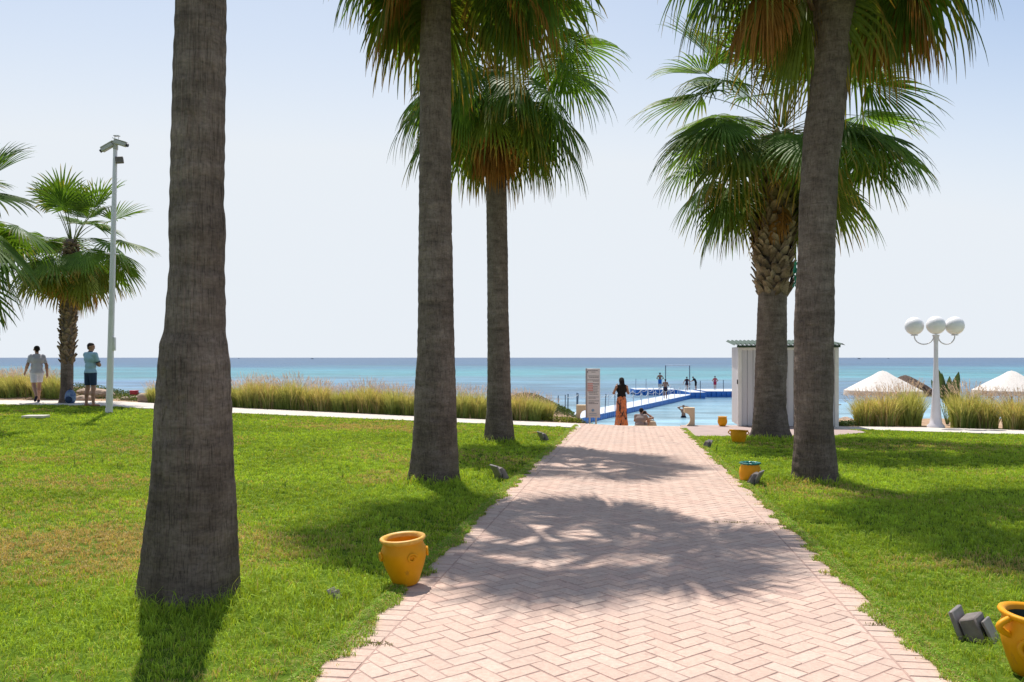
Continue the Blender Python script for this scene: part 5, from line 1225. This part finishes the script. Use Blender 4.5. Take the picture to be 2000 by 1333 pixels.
# walking man, far left
person((-14.45, 25.1, float(G0(-14.4, 25.1)) + .03), R(42), 1.70, 'man in pale grey t-shirt and white shorts walking away on the promenade at far left', dict(
    hL=(-.09, .0, .92), hR=(.09, 0, .92), kL=(-.10, -.10, .50), kR=(.10, .17, .52), aL=(-.11, -.42, .24), aR=(.09, .20, .09), tL=(-.12, -.35, .07), tR=(.11, .37, .04),
    sL=(-.175, 0, 1.41), sR=(.175, 0, 1.41), eL=(-.27, -.06, 1.16), eR=(.26, -.06, 1.15), wL=(-.30, .10, .94), wR=(.29, .02, .89)), res=.009, girth=1.1, top='c_grey', bottom='c_white', leg=.72, top_hem=.90, feet='c_dk', sleeve=.6)
person((-12.0, 23.5, float(G0(-12, 23.5)) + .01), R(-26), 1.80, 'man in light blue polo and navy shorts standing with crossed arms by the white pole', dict(
    kL=(-.12, .0, .50), kR=(.12, .0, .50), aL=(-.15, -.02, .09), aR=(.14, -.02, .09), tL=(-.18, .14, .03), tR=(.17, .14, .03),
    eL=(-.24, .09, 1.15), eR=(.24, .09, 1.15), wL=(-.01, .17, 1.20), wR=(.01, .20, 1.17), hLd=(1, .05, .1), hRd=(-1, .0, .0), look=(.85, .5, .05)), res=.009, girth=1.0, top='c_blue', bottom='c_navy', leg=.78, top_hem=.93, sleeve=.55, collar=True)
Xw = (1214 - 1000) / F * 27.2
person((Xw, 27.2, CAMH - 2.27), R(4), 1.60, 'woman with long dark hair, black top and orange patterned skirt by the sign board', dict(
    eL=(-.27, .10, 1.20), eR=(.27, .10, 1.20), wL=(-.15, .22, 1.42), wR=(.15, .22, 1.42), hLd=(.3, .2, 1), hRd=(-.3, .2, 1)), res=.011, female=True, top='c_black', skirt='skirt', hair='long', sleeve=0, top_hem=.98)
def at_d(px, py, H, up=.0):
    Y = F * (CAMH - H) / (py - HZ); return ((px - 1000) / F * Y, Y, H)
dz = SEA + .63
akim = dict(eL=(-.36, -.08, 1.17), eR=(.36, -.08, 1.17), wL=(-.17, .03, 1.03), wR=(.17, .03, 1.03))
def far(px, Y, H, label, z=dz, **k): return person(((px - 1000) / F * Y, Y, z), k.pop('rz', 0), H, label, res=k.pop('res', .018), **k)
far(1289, 87.6, 1.78, 'man in bright blue swim shorts, hands on hips, on the far left platform', J=akim, skin='skin2', bottom='c_royal', rz=R(5), leg=.8)
far(1299.5, 72.5, 1.72, 'sunburnt man in dark shorts standing on the walkway below the man in blue shorts', z=SEA + .40, skin='skin2', bottom='c_dk', rz=R(-20), girth=1.1, leg=.7, J=dict(wL=(-.05, .2, 1.1), wR=(.1, .22, 1.12), eL=(-.27, .02, 1.15), eR=(.27, .02, 1.15)))
far(1341.5, 84.5, 1.52, 'child in dark swimsuit with arms down at the far end of the walkway', z=SEA + .52, top='c_dk', bottom='c_dk', leg=.35, sleeve=0, top_hem=.92, rz=R(-15), J=dict(eL=(-.32, 0, 1.17), wL=(-.42, .03, .93), eR=(.30, 0, 1.16), wR=(.38, .02, .93)))
far(1359, 85.5, 1.52, 'person in black bending forward at the corner of the platform', top='c_black', bottom='c_black', leg=.95, rz=R(60), J=dict(che=(0, .14, 1.27), nec=(0, .24, 1.38), hed=(0, .33, 1.50), sL=(-.17, .20, 1.34), sR=(.17, .20, 1.34), eL=(-.2, .36, 1.14), eR=(.2, .36, 1.14), wL=(-.12, .55, 1.05), wR=(.12, .55, 1.05), wai=(0, .05, 1.1)))
far(1396.5, 86.0, 1.45, 'person in maroon shorts and red top with hands on hips on the long platform', J=akim, top='c_pink', bottom='c_maroon', leg=.6, sleeve=0, top_hem=1.05, girth=1.1)
# bathers
X_, Y_ = (1335 - 1000) / F * 55.2, 55.2
person((X_, Y_, SEA - .90), R(10), 1.72, 'bather standing waist deep in the sea with arms raised behind the head', dict(eL=(-.40, -.02, 1.60), eR=(.38, -.02, 1.60), wL=(-.10, -.06, 1.68), wR=(.10, -.06, 1.68), hLd=(1, 0, .1), hRd=(-1, 0, .1)), res=.015, skin='skin', bottom='c_dk', leg=.6)
Yq = 31.0
gz = CAMH - (846 - HZ) * Yq / F
sit = dict(pel=(0, 0, .14), wai=(0, .06, .30), che=(0, .14, .50), nec=(0, .20, .66), hed=(0, .26, .80), hL=(-.10, .02, .13), hR=(.10, .02, .13), kL=(-.20, .36, .40), kR=(.20, .36, .40), aL=(-.16, .58, .08), aR=(.16, .58, .08), tL=(-.18, .74, .04), tR=(.18, .74, .04), sL=(-.19, .17, .62), sR=(.19, .17, .62), eL=(-.28, .34, .44), eR=(.28, .34, .44), wL=(-.14, .50, .42), wR=(.14, .50, .42))
person(((1249 - 1000) / F * Yq, Yq, gz), R(-25), 1.74, 'adult in a dull brown top sitting bent over beside the woman in the patterned skirt', sit, seated=True, res=.013, skin='skin', bottom='c_taupe', top='c_taupe', sleeve=.3, top_hem=.08, leg=.7, girth=1.05)
sit2 = dict(sit); sit2.update(che=(0, .03, .52), nec=(0, .04, .68), hed=(0, .06, .84), wai=(0, .02, .32), sL=(-.17, .03, .64), sR=(.17, .03, .64), eL=(-.30, .16, .66), eR=(.34, .12, .68), wL=(-.08, .20, .84), wR=(.09, .20, .86), hLd=(.4, -.2, 1), hRd=(-.4, -.2, 1))
Yq = 32.2; gz = CAMH - (850 - HZ) * Yq / F
person(((1258 - 1000) / F * Yq, Yq, gz), R(-10), 1.70, 'dark haired person sitting on the beach holding hands up to the face', sit2, seated=True, res=.013, skin='skin', bottom='c_dk', top='c_dk', sleeve=0, top_hem=.10, leg=.5)
# straw beach bag beside them
X_ = (1272 - 1000) / F * 31.5; b = MB().ball((0, 0, .24), (.22, .16, .26), 20, 12, fn=lambda q: 1 + .05 * math.sin(q.z * 20)); r = empty('beach_bag', (X_, 31.5, CAMH - (846 - HZ) * 31.5 / F), 'pale straw beach bag on the sand right of the two seated bathers', 'bag')
b.build('bag_body', pm('pale_straw', (.60, .50, .36), (.48, .38, .27), 30, .9, .5, 80), r); MB().tube([(-.12, 0, .42), (-.06, 0, .58), (.06, 0, .58), (.12, 0, .42)], .012, 6).build('handle', M['wood'], r)
